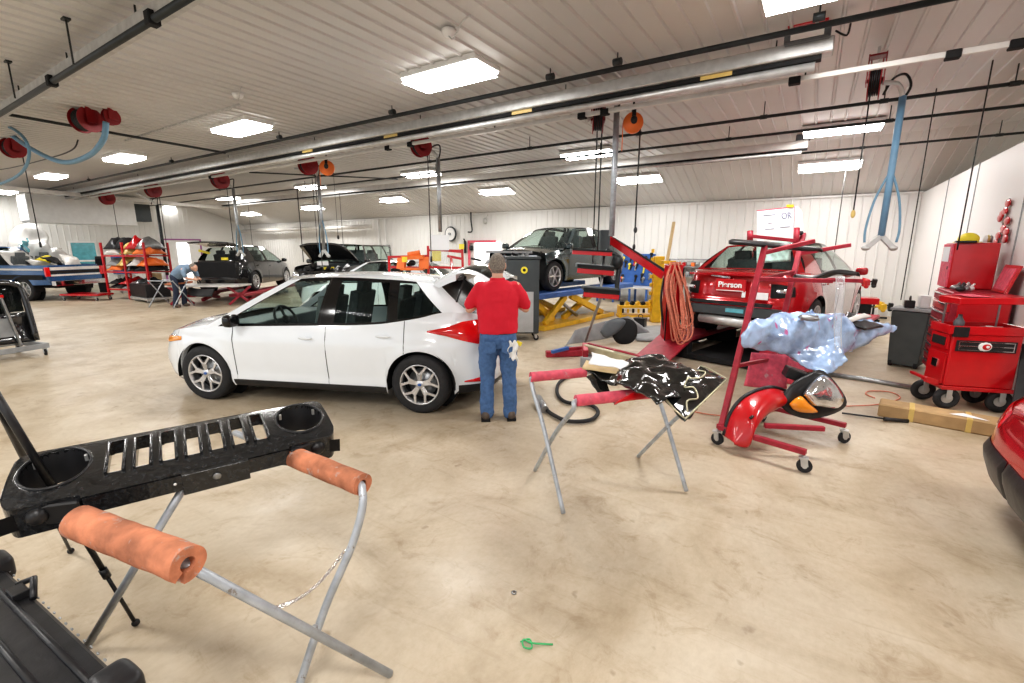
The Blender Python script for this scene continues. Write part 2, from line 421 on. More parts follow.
names = {'near row': ['at the top edge near the shop light beam end','biggest, above the white hatchback','second of the nearest row, left of the biggest one','third of the nearest row, above the red reels at left','fourth of the nearest row, above the white bulkhead','fifth of the nearest row, at the left edge'],
 'middle row': ['crossed by the blue arm side cable at right','behind the orange cord reel','behind the grey hanging pipe at centre','behind the twin red and orange reels','behind the far red reel at left','furthest left of the middle row'],
 'sloped row': ['under the right end on the slope, above the sign board','above the dark car on the lift','above the man in the red shirt','left of the grey hanging pipe','above the black off roader','above the black hatchback','furthest and smallest at left']}
cnt = {}
for loc, tilt, row in LR:
    k = cnt.get(row, 0); cnt[row] = k+1
    W = .5 if row == 'near row' else (.45 if row == 'middle row' else .42)
    make_light(loc, 1.22, W, tilt, 'bright white ceiling light, '+names[row][k])
    ld = bpy.data.lights.new('lamp', 'AREA'); ld.shape = 'RECTANGLE'; ld.size = 1.2; ld.size_y = .5; ld.energy = 75; ld.color = (1,.985,.96)
    lo = bpy.data.objects.new('lamp', ld); COL.objects.link(lo); lo.location = V(loc)-V((0,0,.05)); lo.visible_camera = True
# extra lamps out of view behind and beside the viewer, added as fill light
for x, y in ((0,-.5),(-5,-1),(-10,-1),(-15,-1),(-20,-1),(4,-1),(4,5),(5,11),(-25,-1),(0,-4.5),(-6,-4.5)):
    ld = bpy.data.lights.new('lamp', 'AREA'); ld.shape = 'RECTANGLE'; ld.size = 1.2; ld.size_y = .5; ld.energy = 95; ld.color = (1,.985,.96)
    lo = bpy.data.objects.new('lamp', ld); COL.objects.link(lo); lo.location = (x,y,3.9)
w = bpy.data.worlds.new('world'); SC.world = w; w.use_nodes = True
w.node_tree.nodes['Background'].inputs[0].default_value = (.93,.96,1,1); w.node_tree.nodes['Background'].inputs[1].default_value = 1.1
SC.view_settings.view_transform = 'Standard'; SC.view_settings.exposure = 0.02; SC.view_settings.look = 'Medium High Contrast'
# -------------------------------------------------------------------- cars
# local frame: x forward, y left, z up, origin on the ground midway between the axles
def make_wheel(parent, x, y, r, w, spokes=5, rim='alloy', style='y', hub=None, name='wheel'):
    """wheel with its outer face towards +y when y>0"""
    s = 1 if y > 0 else -1
    t = empty(name, (x, y, r)); t.parent = parent
    m = MB().use('rubber'); rr = r*.70
    prof = [(rr,-w/2+.01),(r*.86,-w/2),(r*.965,-w/2+.015),(r,-w/2+.04),(r,w/2-.04),(r*.965,w/2-.015),(r*.86,w/2),(rr,w/2-.01)]
    m.lathe(prof, axis='y', n=48)
    for k in (-.3,0,.3): m.torus((0,k*w,0), r*.998, .004, 'y', 40, 5)
    m.build('tire', None, t)
    m = MB().use(rim)
    m.lathe([(rr,-w/2+.02),(rr,s*(w/2-.02)) if s>0 else (rr,-w/2),(rr*.97,s*(w/2-.005)),(rr*.92,s*(w/2-.012)),(rr*.9,s*(w/2-.05))], axis='y', n=40)
    yo = s*(w/2-.02); yc = s*(w/2-.035)
    if style == 'y':
        for k in range(spokes):
            a = 2*pi*k/spokes+pi/2
            for da in (-.16, .16):
                p0 = (cos(a+da*1.2)*r*.12, yc, sin(a+da*1.2)*r*.12); p1 = (cos(a+da*.9)*rr*.55, yo, sin(a+da*.9)*rr*.55)
                p2 = (cos(a+da*2.3)*rr*.93, yo, sin(a+da*2.3)*rr*.93)
                m.bar(p0,p1,.022,.03); m.bar(p1,p2,.018,.026)
            for da in (-1,1):
                a2 = a+pi/spokes
                p1 = (cos(a+da*.16*.9)*rr*.55, yo, sin(a+da*.16*.9)*rr*.55)
            m.bar((cos(a-.15)*rr*.55, yo, sin(a-.15)*rr*.55),(cos(a+.15)*rr*.55, yo, sin(a+.15)*rr*.55),.016,.02)
    else:
        for k in range(spokes):
            a = 2*pi*k/spokes
            m.bar((cos(a)*r*.1,yc,sin(a)*r*.1),(cos(a)*rr*.94,yo,sin(a)*rr*.94),.05 if spokes<8 else .03,.03)
    m.lathe([(0.001,yo),(r*.13,yo),(r*.17,yc),(r*.17,yc-s*.03)], axis='y', n=20)
    m.build('rim', None, t)
    m = MB().use('steel'); m.lathe([(0.001,yo-s*.09),(r*.5,yo-s*.09),(r*.5,yo-s*.11),(.001,yo-s*.12)], axis='y', n=28)
    m.use('dark').lathe([(0.001,-s*w*.2),(rr,-s*w*.2)], axis='y', n=24); m.build('brake_disc', None, t)
    if hub:
        MB().ell((0,yo+s*.006,0),(r*.07,.006,r*.05)).build('hub_cap', hub, t)
    return t

class Car:
    def __init__(s, spec):
        s.p = spec; g = spec.get
        s.L0, s.L1 = spec['rear'], spec['front']; s.xm = (s.L0+s.L1)/2; s.Lh = (s.L1-s.L0)/2; s.W = spec['W']/2
        s.n = g('n', 5.0); s.side = spec['side']; s.end = spec['end']; s.rend = g('rend', spec['end']); s.top = spec['top']; s.R = spec['R']; s.wb = spec['wb']; s.zs = g('sill', .2)
        # perimeter, front centre to rear centre on the left side
        pts = []
        N = 1500
        for i in range(N+1):
            t = pi*i/N; c, q = cos(t), sin(t)
            x = s.xm+s.Lh*math.copysign(abs(c)**(2/s.n), c); y = s.W*abs(q)**(2/s.n)
            pts.append((x, y))
        d = [0]
        for a, b in zip(pts, pts[1:]): d.append(d[-1]+math.hypot(b[0]-a[0], b[1]-a[1]))
        s.per = pts; s.d = d; s.S = d[-1]
    def at(s, t):
        t = min(max(t, 0), s.S); import bisect
        i = min(max(bisect.bisect(s.d, t)-1, 0), len(s.d)-2); f = (t-s.d[i])/max(1e-9, s.d[i+1]-s.d[i])
        a, b = s.per[i], s.per[i+1]; x = a[0]+(b[0]-a[0])*f; y = a[1]+(b[1]-a[1])*f
        j0 = max(i-6, 0); j1 = min(i+7, len(s.per)-1)
        tx, ty = s.per[j1][0]-s.per[j0][0], s.per[j1][1]-s.per[j0][1]; l = math.hypot(tx, ty)
        nx, ny = -ty/l*-1, tx/l*-1   # outward
        if i < 4: nx, ny = 1, 0
        if i > len(s.per)-8: nx, ny = -1, 0
        return x, y, nx, ny
    def s_of_x(s, x):   # arc param for a side x
        lo, hi = 0, s.S
        for _ in range(40):
            m = (lo+hi)/2
            if s.at(m)[0] > x: lo = m
            else: hi = m
        return lo
    def pt(s, t, z, off=0, yflip=1):
        x, y, nx, ny = s.at(t); k = min(1, abs(nx))**1.5
        ins = interp(s.side, z)*(1-k)+(interp(s.end if nx > 0 else s.rend, z))*k
        # wheel arch flare
        fl = 0
        for xc in (s.wb/2, -s.wb/2):
            dd = math.hypot(x-xc, z-s.R); fl += s.p.get('flare', .012)*math.exp(-((dd-s.R-.06)/.06)**2)
        return V((x-nx*(ins-off-fl*(1-k)), (y-ny*(ins-off-fl*(1-k)))*yflip, z))
    def ztop(s, t): return smooth_interp(s.top, s.at(t)[0])
    def zlow(s, t):
        x = s.at(t)[0]; z = interp(s.p['low'], x) if 'low' in s.p else s.zs
        for xc in (s.wb/2, -s.wb/2):
            if abs(x-xc) < s.R+s.p.get('gap', .05): z = max(z, s.R+sqrt(max(0,(s.R+s.p.get('gap', .05))**2-(x-xc)**2)))
        return z
    def stations(s, t0, t1, step=.035):
        xs = []; k = max(2, int((t1-t0)/step))
        xs = [t0+(t1-t0)*i/k for i in range(k+1)]
        for xc in (s.wb/2, -s.wb/2):
            for e in (-1, 1):
                q = s.s_of_x(xc+e*(s.R+s.p.get('gap', .05)))
                for dq in (-.0015, .0015):
                    if t0 < q+dq < t1: xs.append(q+dq)
        return sorted(xs)
    def strip(s, mb, t0, t1, yf=1, z0=None, z1=None, off=0, rows=14, lip=True):
        st = s.stations(t0, t1); g = []
        for t in st:
            a = s.zlow(t) if z0 is None else (z0(t) if callable(z0) else z0); b = s.ztop(t) if z1 is None else (z1(t) if callable(z1) else z1)
            g.append([mb.vert(s.pt(t, a+(b-a)*j/rows, off, yf)) for j in range(rows+1)])
        for i in range(len(g)-1):
            for j in range(rows):
                q = (g[i][j],g[i+1][j],g[i+1][j+1],g[i][j+1]); mb.face(q if yf < 0 else q[::-1], True)
        if lip:  # folded lip at the arches and sill
            lo = [(t, s.pt(t, s.zlow(t) if z0 is None else (z0(t) if callable(z0) else z0), off, yf)) for t in st]
            pr_ = None
            for t, p in lo:
                x, y, nx, ny = s.at(t); q = p-V((nx*.05, ny*.05*yf, 0)); e = (mb.vert(p), mb.vert(q))
                if pr_: mb.face((pr_[0],pr_[1],e[1],e[0]), True)
                pr_ = e
        return mb
    def patch(s, mb, prof, yf=1, off=.006, rows=5):   # prof: list of (t, zlo, zhi)
        zl = [(a,b) for a,b,c in prof]; zh = [(a,c) for a,b,c in prof]
        t0, t1 = prof[0][0], prof[-1][0]; n = max(6, int((t1-t0)/.025)); g = []
        for i in range(n+1):
            t = t0+(t1-t0)*i/n; a, b = interp(zl, t), interp(zh, t)
            g.append([mb.vert(s.pt(t, a+(b-a)*j/rows, off*(1 if 0<j<rows and 0<i<n else .2), yf)) for j in range(rows+1)])
        for i in range(n):
            for j in range(rows):
                q = (g[i][j],g[i+1][j],g[i+1][j+1],g[i][j+1]); mb.face(q if yf < 0 else q[::-1], True)
        return mb
    def rail(s, x):   # roof rail at x
        return V((x, smooth_interp(s.p['rail_y'], x), smooth_interp(s.p['rail_z'], x)))
    def belt(s, x, yf=1):
        t = s.s_of_x(x); p = s.pt(t, s.ztop(t)); return p
    def gh(s, t, u, yf=1):   # greenhouse side; t = fractional node position
        nd = s.p['nodes']; i = min(int(t), len(nd)-2); f = t-i
        xb = nd[i][0]+(nd[i+1][0]-nd[i][0])*f; xt = nd[i][1]+(nd[i+1][1]-nd[i][1])*f
        B = s.belt(xb); T = s.rail(xt); P = B.lerp(T, u); P.y += .035*sin(pi*u)
        return V((P.x, P.y*yf, P.z))

def build_car(spec, root):
    c = Car(spec); body = spec['paint']; seams = spec.get('doors', []); S = c.S; P_ = spec.get
    sides = (1, -1)
    cuts0 = c.s_of_x(spec['front_cut']) if 'front_cut' in spec else 0
    cuts1 = c.s_of_x(spec['rear_cut']) if 'rear_cut' in spec else S
    bd = MB().use(body); bd2 = MB().use(body)
    for yf in sides:
        ts = [cuts0]+([c.s_of_x(x) for x in seams])+[cuts1]
        if 'front_cut' in spec and yf == -1: bd.build('front_body', None, root); bd = MB().use(body)
        if seams:
            c.strip(bd, cuts0, ts[1], yf); c.strip(bd2, ts[-2], cuts1, yf)
            for i in range(1, len(ts)-2):
                dm = MB().use(body); c.strip(dm, ts[i]+.002, ts[i+1]-.002, yf, lip=False); d = dm.build('door', None, root)
                h = MB().use(P_('handle', body))
                th = ts[i+1]-.22; p = c.pt(th, c.ztop(th)-.13, .03, yf)
                h.ell(p, (.085,.016,.016)); h.build('door_handle', None, d)
            for t in ts[1:-1]:
                gaps = MB().use('dark'); c.patch(gaps, [(t-.004, c.zlow(t)+.01, c.ztop(t)-.005), (t+.004, c.zlow(t)+.01, c.ztop(t)-.005)], yf, .0035); gaps.build('door_seam', None, root)
        else: c.strip(bd, cuts0, cuts1, yf)
    bd.build('front_body', None, root)
    if bd2.v: bd2.build('rear_body', None, root)
    # bonnet
    nd = spec['nodes']; xc = nd[0][0]; xd = nd[-1][0]
    def cap(mb, ta, tb, crown, n=24, m=16, zadd=0):
        def f(u, v):
            t = ta+(tb-ta)*u; p = c.pt(t, c.ztop(t)); k = 2*v-1
            return V((p.x+P_('capbow',0)*(1-k*k), p.y*k, p.z+zadd+crown*min(1,p.y/.5)*(1-k*k)))
        mb.grid(f, n, m, flip=(ta > tb)); return mb
    if not P_('no_hood'):
        cap(MB().use(body), max(cuts0, 0.02), c.s_of_x(xc-.02), P_('hood_crown', .07)).build('hood', None, root)
    else:
        cap(MB().use('dark'), max(cuts0, .02), c.s_of_x(xc-.02), .0, zadd=-.1).build('engine_bay', None, root)
    if c.s_of_x(xd) < cuts1-.05 and not P_('no_deck'):
        cap(MB().use(body), c.s_of_x(xd+.02), cuts1-.02, P_('deck_crown', .03)).build('trunk_lid', None, root)
    # greenhouse
    us = [0,.05,.15,.3,.45,.6,.75,.9,.95,1]
    gl = []
    for yf in sides:
        fr = MB().use(P_('frame_paint', body))
        for i, node in enumerate(nd[:-1]):
            kind = node[2]; k = 10
            g = [[fr.vert(c.gh(i+a/k, u, yf)) for u in us] for a in range(k+1)] if kind != 'g' else None
            if kind != 'g':
                for a in range(k):
                    for b in range(len(us)-1):
                        q = (g[a][b],g[a+1][b],g[a+1][b+1],g[a][b+1]); old = fr.cur
                        fr.use('gloss_black' if kind == 'b' else body); fr.face(q if yf < 0 else q[::-1], True)
            else:
                gm = MB().use(P_('glass', 'glass')); gm.grid(lambda a, b: c.gh(i+.01+.98*a, .03+.93*b, yf), 10, 8, flip=(yf > 0))
                gl.append(gm.build('side_window', None, root))
                fr.use('gloss_black')
                for (u0,u1,a0,a1) in ((0,.05,0,1),(.93,1,0,1),(0,1,0,.03),(0,1,.97,1)):
                    fr.grid(lambda a, b: c.gh(i+a0+(a1-a0)*a, u0+(u1-u0)*b, yf)+V((0,.002*yf,0)), 8, 6, flip=(yf > 0))
        fr.build('pillars', None, root)
    # roof
    x0, x1 = nd[0][1], nd[-1][1]; rc = P_('roof_crown', .05)
    def roof(u, v):
        x = x0+(x1-x0)*u; p = c.rail(x); k = 2*v-1
        e = 1-abs(k)**2.4
        return V((x+P_('wbow', .08)*(1-k*k)*(1-u)-P_('rbow', .04)*(1-k*k)*u, p.y*k, p.z+rc*e))
    rf = MB().use(P_('roof_paint', body)).grid(roof, 30, 20); rf.build('roof', None, root)
    # windscreen
    B0 = c.belt(nd[0][0]); T0 = c.rail(x0)
    def ws(u, v, inset=0):
        k = 2*u-1; k *= (1-inset); b = V((B0.x+P_('wbow', .08)*1.6*(1-k*k), B0.y*k, B0.z+P_('hood_crown',.07)*.6*(1-k*k)-.01)); t_ = V((T0.x+P_('wbow', .08)*(1-k*k), T0.y*k, T0.z+rc*(1-abs(k)**2.4)))
        q = b.lerp(t_, v); q.z += .02*sin(pi*v); return q
    MB().use(P_('glass','glass')).grid(lambda u, v: ws(u, .02+.95*v, .03), 16, 10).build('windshield', None, root)
    bm = MB().use('black_plastic'); bm.grid(lambda u, v: ws(u, -.02+.06*v)+V((0,0,.004)), 16, 2); bm.tube([ws(.2,.02)+V((0,0,.02)), ws(.55,.06)+V((0,0,.02)), ws(.72,.05)+V((0,0,.02))], .008, 6); bm.build('cowl', None, root)
    # rear window
    B1 = c.belt(xd); T1 = c.rail(x1)
    def rw(u, v):
        k = 2*u-1; b = V((B1.x-.05*(1-k*k), B1.y*k, B1.z+.02*(1-k*k))); t_ = V((T1.x-P_('rbow', .04)*(1-k*k), T1.y*k, T1.z+rc*(1-abs(k)**2.4)))
        return b.lerp(t_, v)
    if not P_('open_rear'):
        MB().use(P_('rear_glass', P_('glass','glass'))).grid(lambda u, v: rw(.05+.9*u, .04+.9*v), 12, 8, flip=True).build('rear_window', None, root)
        fm = MB().use(body)
        for (a0,a1,b0,b1) in ((0,.06,0,1),(.94,1,0,1),(0,1,0,.05),(0,1,.93,1)): fm.grid(lambda u, v: rw(a0+(a1-a0)*u, b0+(b1-b0)*v)+V((-.002,0,.002)), 12, 6, flip=True)
        fm.build('rear_window_frame', None, root)
    # wheel wells and floor pan
    lin = MB().use('dark'); Rw = c.R+P_('gap', .05)+.01
    for xcw in (c.wb/2, -c.wb/2):
        for yf in sides:
            lin.grid(lambda u, v: V((xcw+Rw*cos(pi*u*1.1-.15), yf*(c.W-.05-.28*v), c.R+Rw*sin(pi*u*1.1-.15))), 18, 2)
            q = [lin.vert((xcw+Rw*cos(2*pi*k/24), yf*(c.W-.33), c.R+Rw*sin(2*pi*k/24))) for k in range(24)]; lin.face(q)
    xl0 = (spec.get('rear_cut', c.L0))+.12; xl1 = spec.get('front_cut', c.L1)-.15
    lin.box(((xl0+xl1)/2, 0, c.zs+.08), (xl1-xl0, c.W*2-.72, .16))
    lin.box((0, 0, c.zs+.08), (c.wb-2*c.R-.16, c.W*2-.16, .14))
    lin.build('underbody', None, root)
    # wheels
    for i, xcw in enumerate((c.wb/2, -c.wb/2)):
        for yf in sides:
            if (i, yf) in P_('no_wheels', ()): continue
            make_wheel(root, xcw, yf*(c.W-P_('ww', .2)/2-.025), c.R, P_('ww', .2), P_('spokes', 5), 'alloy', P_('wstyle', 'y'), P_('hub'))
    # cabin
    zi = c.ztop(c.s_of_x(0))
    if P_('interior', True):
        sm = MB().use('seat')
        for xs_, in ((.25,), (-.62,)):
            for ys in (.36, -.36):
                sm.box((xs_, ys, zi-.35), (.5,.5,.16)); sm.box((xs_-.28, ys, zi-.02), (.13,.48,.62), (0,-.22,0)); sm.box((xs_-.36, ys, zi+.33), (.09,.26,.17), (0,-.2,0))
        sm.build('seats', None, root)
        dm = MB().use('grey_plastic'); dm.box((xc-.35, 0, zi-.1), (.45, c.W*2-.3, .18)); dm.build('dashboard', None, root)
        st = MB().use('black_plastic'); st.T = MX.Translation((xc-.68,.36,zi-.02)) @ Euler((0,R(-65),0)).to_matrix().to_4x4()
        st.torus((0,0,0), .18, .016, 'z'); st.box((0,0,0),(.34,.03,.02)); st.ell((0,0,0),(.06,.06,.03)); st.build('steering_wheel', None, root)
    # mirrors
    if P_('mirrors', True):
        for yf in sides:
            p = c.gh(P_('mirror_t', .2), .05, yf)+V((-.02, .10*yf, .05)); mm = MB().use(P_('mirror_paint', body)); mm.grid(lambda u, v: p+V([math.copysign(abs(q)**.6, q)*w for q, w in zip((cos(2*pi*u)*cos(pi*(v-.5)), sin(2*pi*u)*cos(pi*(v-.5)), sin(pi*(v-.5))), (.055,.095,.07))]), 20, 12); mm.use('black_plastic').bar(p-V((0,.1*yf,.03)), p, .04,.03); mm.build('door_mirror', None, root)
    return c
def place(name, loc, az, label, cat='car', group=None, z=0):
    return empty(name, (loc[0], loc[1], z), R(az), label, cat, group)

# ---- white hatchback --------------------------------------------------
WB = 2.648
foc = place('hatchback_car', (-4.97, 3.75), 202.7, 'white pearl five door hatchback with its liftgate open')
HATCH = dict(paint='white_paint', rear=-2.13, front=2.2, W=1.82, n=4.2, R=.325, wb=WB, sill=.2, gap=.045, ww=.215, flare=.014,
    side=[(.15,.10),(.24,.035),(.3,.022),(.36,.03),(.5,.012),(.66,.0),(.76,-.002),(.80,.012),(.9,.035),(1.0,.07)],
    end=[(.15,.2),(.25,.08),(.42,.0),(.55,.03),(.68,.10),(.78,.26),(.86,.4),(1.0,.55)],
    rend=[(.15,.16),(.24,.06),(.4,.0),(.58,.01),(.62,.06),(.8,.08),(.95,.13),(1.05,.2)],
    top=[(-2.13,1.04),(-1.9,1.08),(-1.62,1.10),(-1.3,1.035),(-.8,.965),(.2,.925),(.9,.90),(1.25,.885),(1.6,.845),(1.95,.775),(2.2,.70)],
    mirror_paint='gloss_black', mirror_t=1.16, nodes=[(1.25,.34,'p'),(1.08,.18,'g'),(-.20,-.22,'b'),(-.34,-.34,'g'),(-1.0,-.93,'b'),(-1.08,-1.02,'g'),(-1.58,-1.20,'p'),(-1.90,-1.46,'p')],
    rail_y=[(-1.5,.50),(-.5,.57),(.3,.56)], rail_z=[(-1.5,1.37),(-1.0,1.42),(-.3,1.445),(.1,1.43),(.3,1.405)],
    doors=[.88,-.27,-1.17], hood_crown=.09, roof_crown=.035, open_rear=True, no_deck=True, hub='blue', low=[(-2.13,.3),(-1.75,.27),(-1.7,.2),(1.7,.2),(1.8,.2),(2.2,.22)])
fc = build_car(HATCH, foc)
# tail lamps, head lamps, side marker, trim
for yf in (1, -1):
    tS = fc.s_of_x
    m = MB().use('redlens'); fc.patch(m, [(tS(-1.42),.895,.91),(tS(-1.62),.855,.945),(tS(-1.8),.80,1.0),(tS(-1.95),.755,1.01),(tS(-2.06),.75,1.0),(tS(-2.118),.76,.99)], yf, .018); m.build('tail_lamp', None, foc)
    m = MB().use('dark'); fc.patch(m, [(tS(-1.98),.80,.86),(tS(-2.10),.79,.87)], yf, .022); m.build('lamp_insert', None, foc)
    m = MB().use('redlens'); fc.patch(m, [(tS(-1.80),.345,.36),(tS(-2.0),.335,.40),(tS(-2.08),.335,.40)], yf, .012); m.build('rear_reflector', None, foc)
    m = MB().use('clearlens'); m2 = MB().use('amber'); a_ = fc.s_of_x(1.72); b_ = fc.s_of_x(2.17)
    fc.patch(m, [(b_-.25,.60,.68),(b_,.62,.705),((a_+b_)/2,.645,.745),(a_,.735,.765)], yf, .008); m.build('head_lamp', None, foc)
    fc.patch(m2, [(b_-.16,.625,.69),(b_,.625,.71),((a_+b_)/2+.06,.65,.745),(a_+.1,.71,.755)], yf, .016); m2.build('turn_lamp', None, foc)
    m = MB().use('black_plastic'); fc.patch(m, [(fc.s_of_x(.93),.2,.285),(fc.s_of_x(-.95),.2,.285)], yf, .004); m.build('sill_trim', None, foc)
    m = MB().use('black_plastic'); fc.patch(m, [(fc.s_of_x(-1.74),.21,.315),(fc.s_of_x(-2.0),.22,.315),(fc.S,.22,.315)], yf, .004); m.build('rear_bumper_trim', None, foc); m = MB().use('black_plastic'); fc.patch(m, [(.01,.2,.27),(fc.s_of_x(1.75),.18,.2)], yf, .004); m.build('front_bumper_trim', None, foc)
    m = MB().use('black_plastic'); m.use('clearlens'); fc.patch(m, [(tS(1.05),.9-.02,.91),(tS(.6),.91,.93)], yf, -.02); m.build('quarter_glass', None, foc)
MB().use('dark').box((-1.75,0,.95),(.55,1.1,.05)).box((-1.5,0,.72),(1.05,1.3,.04)).build('load_floor', None, foc)
# open boot: dark opening frame, parcel shelf
m = MB().use('black_plastic')
def opn(u, v):
    k = 2*u-1; b = fc.belt(-1.86); t_ = fc.rail(-1.46); p = V((b.x-.2+.1*v, b.y*k, b.z-.22)).lerp(V((t_.x, t_.y*k, t_.z+.02*(1-k*k))), v); return p+V((.16*(1-abs(k)**4),0,0))
m.grid(opn, 14, 6); m.build('boot_opening', None, foc)
# raised liftgate : hinge at the roof rear edge
lg = empty('liftgate', (-1.40, 0, 1.425)); lg.parent = foc
lg.rotation_euler = (0, R(-2), 0)
def gate(u, v, dz=0):   # u across, v along from hinge (x negative = outward)
    k = 2*u-1; w = .53+.11*v
    x = -.0-.74*v; z = .0+.15*sin(pi*min(1,v*1.1))*.55 - .34*max(0, v-.5)**1.5 + .03*(1-k*k) + .13*v
    return V((x-.05*(1-k*k)*v, w*k, z+dz-.05*abs(k)**6))
m = MB().use('white_paint'); m.grid(lambda u, v: gate(u, v*.36), 14, 8, flip=True); m.grid(lambda u, v: gate(u, v*.36, -.07), 14, 8)
for uu in (0,1): m.grid(lambda a, b: gate(uu, a*.36, -.07*b), 8, 1)
m.grid(lambda u, v: gate(u, .36, -.07*v), 14, 1)
m.grid(lambda u, v: gate(u, .84+v*.16), 14, 4, flip=True); m.grid(lambda u, v: gate(u, .84+v*.16,-.06), 14, 4)
for uu in (0,1): m.grid(lambda a, b: gate(uu+(.06*b if uu == 0 else -.06*b), .36+a*.6, 0), 8, 2)
m.build('spoiler', None, lg)
m = MB().use('darkglass'); m.grid(lambda u, v: gate(.05+.9*u, .36+.5*v, -.004), 14, 8, flip=True); m.build('gate_glass', None, lg)
m = MB().use('black_plastic'); m.grid(lambda u, v: gate(.1+.8*u, .72+.28*v, -.05), 8, 4); m.tube([gate(.02,.5,-.05), V((-.25,-.62,-.33))], .012, 8); m.tube([gate(.98,.5,-.05), V((-.25,.62,-.33))], .012, 8); m.build('gate_lining', None, lg)
MB().use('black_plastic').tube([(-1.2,.0,1.47),(-1.24,0,1.5)],.02,8).build('antenna', None, foc)
# ------------------------------------------------------------------ people
def loft(mb, rings, n=24, p=2.4):   # rings: (cx,cy,cz,rx,ry)
    g = []
    for cx, cy, cz, rx, ry in rings:
        r = []
        for k in range(n):
            a = 2*pi*k/n; c, q = cos(a), sin(a)
            r.append(mb.vert((cx+rx*math.copysign(abs(c)**(2/p), c), cy+ry*math.copysign(abs(q)**(2/p), q), cz)))
        g.append(r)
    for i in range(len(g)-1):
        for k in range(n): mb.face((g[i][k], g[i][(k+1)%n], g[i+1][(k+1)%n], g[i+1][k]), True)
    mb.face(g[0][::-1]); mb.face(g[-1]); return mb
def limb(mb, pts, rs, n=14):
    P = spline(pts, 5); m = len(pts); R_ = []
    for i in range(len(P)):
        t = i/(len(P)-1)*(m-1); k = min(int(t), m-2); R_.append(rs[k]+(rs[k+1]-rs[k])*(t-k))
    mb.tube(P, R_, n); mb.ell(pts[0], (rs[0],)*3, 12, 8); mb.ell(pts[-1], (rs[-1],)*3, 12, 8); return mb
def remesh(o, vox, sm=6, disp=0):
    md = o.modifiers.new('remesh', 'REMESH'); md.mode = 'VOXEL'; md.voxel_size = vox; md.use_smooth_shade = True
    md = o.modifiers.new('smooth', 'SMOOTH'); md.iterations = sm; md.factor = .5
    if disp:
        tx = bpy.data.textures.new('folds', 'CLOUDS'); tx.noise_scale = .11; tx.noise_depth = 2
        md = o.modifiers.new('folds', 'DISPLACE'); md.texture = tx; md.strength = disp; md.mid_level = .5; md.texture_coords = 'LOCAL'
    return o
def hand(mb, w, d, side, curl=.8, s=1.0):   # w wrist point, d direction, side = vector towards the thumb
    w = V(w); d = V(d).normalized(); t = V(side); t = (t-d*t.dot(d)).normalized(); nrm = d.cross(t)
    pl = .09*s
    mb.tube([w-d*.02, w+d*.02, w+d*.06*s, w+d*pl], [.026*s,.03*s,.036*s,.033*s], 10)
    mb.ell(w+d*.05*s, (.036*s,.036*s,.03*s), 10, 8)
    for k, (o, L) in enumerate(((.028,.07),(.010,.08),(-.010,.075),(-.028,.06))):
        b = w+d*pl*.92+t*o*s; pts = [b]; ang = .15
        for j in range(3):
            ang += curl*(.35 if j == 0 else .5); dd = d*cos(ang)+nrm*sin(ang); pts.append(pts[-1]+dd*L*s*(.45,.32,.26)[j])
        mb.tube(pts, [.0095*s,.009*s,.0085*s,.007*s], 8); mb.ell(pts[-1], (.0072*s,)*3, 8, 6)
    b = w+d*.025*s+t*.024*s; q = b+(d*.6+t*.8)*.035*s; q2 = q+(d*.85+t*.3+nrm*.5)*.032*s
    mb.tube([b,q,q2], [.014*s,.011*s,.008*s], 8); mb.ell(q2, (.008*s,)*3, 8, 6)

man = empty('person', (-2.62, 3.80, .0), YAW+R(4), 'man in a red polo shirt and blue jeans standing at the open liftgate, back turned', 'person')
b = MB().use('skin')
loft(b, [(0,0,.86,.14,.10),(0,0,.95,.15,.10),(0,0,1.08,.14,.09),(0,0,1.25,.165,.10),(0,0,1.38,.16,.085),(0,.0,1.43,.10,.07)])
b.tube([(0,-.01,1.40),(0,.0,1.47),(0,.025,1.54)], [.06,.056,.056], 14)
hc = V((0,.045,1.600))
b.ell(hc, (.076,.095,.112), 20, 16); b.ell(hc+V((0,.03,-.05)), (.058,.068,.07), 16, 12)
b.tube([hc+V((0,.09,.015)), hc+V((0,.112,-.02))], [.009,.016], 8)          # nose
b.ell(hc+V((0,.092,-.062)), (.024,.012,.007), 10, 6)                        # lips
for sx in (-1,1):
    b.ell(hc+V((sx*.078,-.002,-.005)), (.012,.022,.034), 10, 8, rot=(0,0,sx*.3))   # ears
    b.ell(hc+V((sx*.03,.084,.02)), (.018,.012,.010), 10, 6)
    limb(b, [(sx*.09,0,.88),(sx*.115,.01,.5),(sx*.125,-.015,.09)], [.08,.055,.04])
    limb(b, [(sx*.185,0,1.385),(sx*.275,.02,1.17)], [.055,.042])
    el, wr = V((sx*.285,.03,1.165)), V((sx*.155,.27,1.24))
    limb(b, [el, el.lerp(wr,.4)+V((0,0,-.005)), wr], [.042,.040,.027])
    hand(b, wr, V((-sx*.35,.9,.25)), V((0,0,1)), .75)
    limb(b, [(sx*.125,-.03,.05),(sx*.14,.1,.035)], [.035,.03])
remesh(b.build('body', None, man), .0065, 3)
e = MB().use('dark')
for sx in (-1,1): e.ell(hc+V((sx*.03,.094,.02)), (.008,.004,.006), 8, 6)
e.build('eyes', None, man)
h = MB().use('hair')
h.grid(lambda u, v: hc+V((.083*cos(2*pi*u)*cos(pi/2*v), (.100*sin(2*pi*u))*cos(pi/2*v)-.006, -.02-.03*max(0,-sin(2*pi*u))*(1-v)+.045*max(0,sin(2*pi*u))*(1-v)+.150*sin(pi/2*v))), 28, 12)
h.ell(hc+V((0,-.025,.02)), (.081,.080,.096), 18, 12); h.ell(hc+V((0,-.035,-.035)), (.068,.06,.07), 16, 10)
remesh(h.build('hair', None, man), .007, 2, .006)
s_ = MB().use('polo')
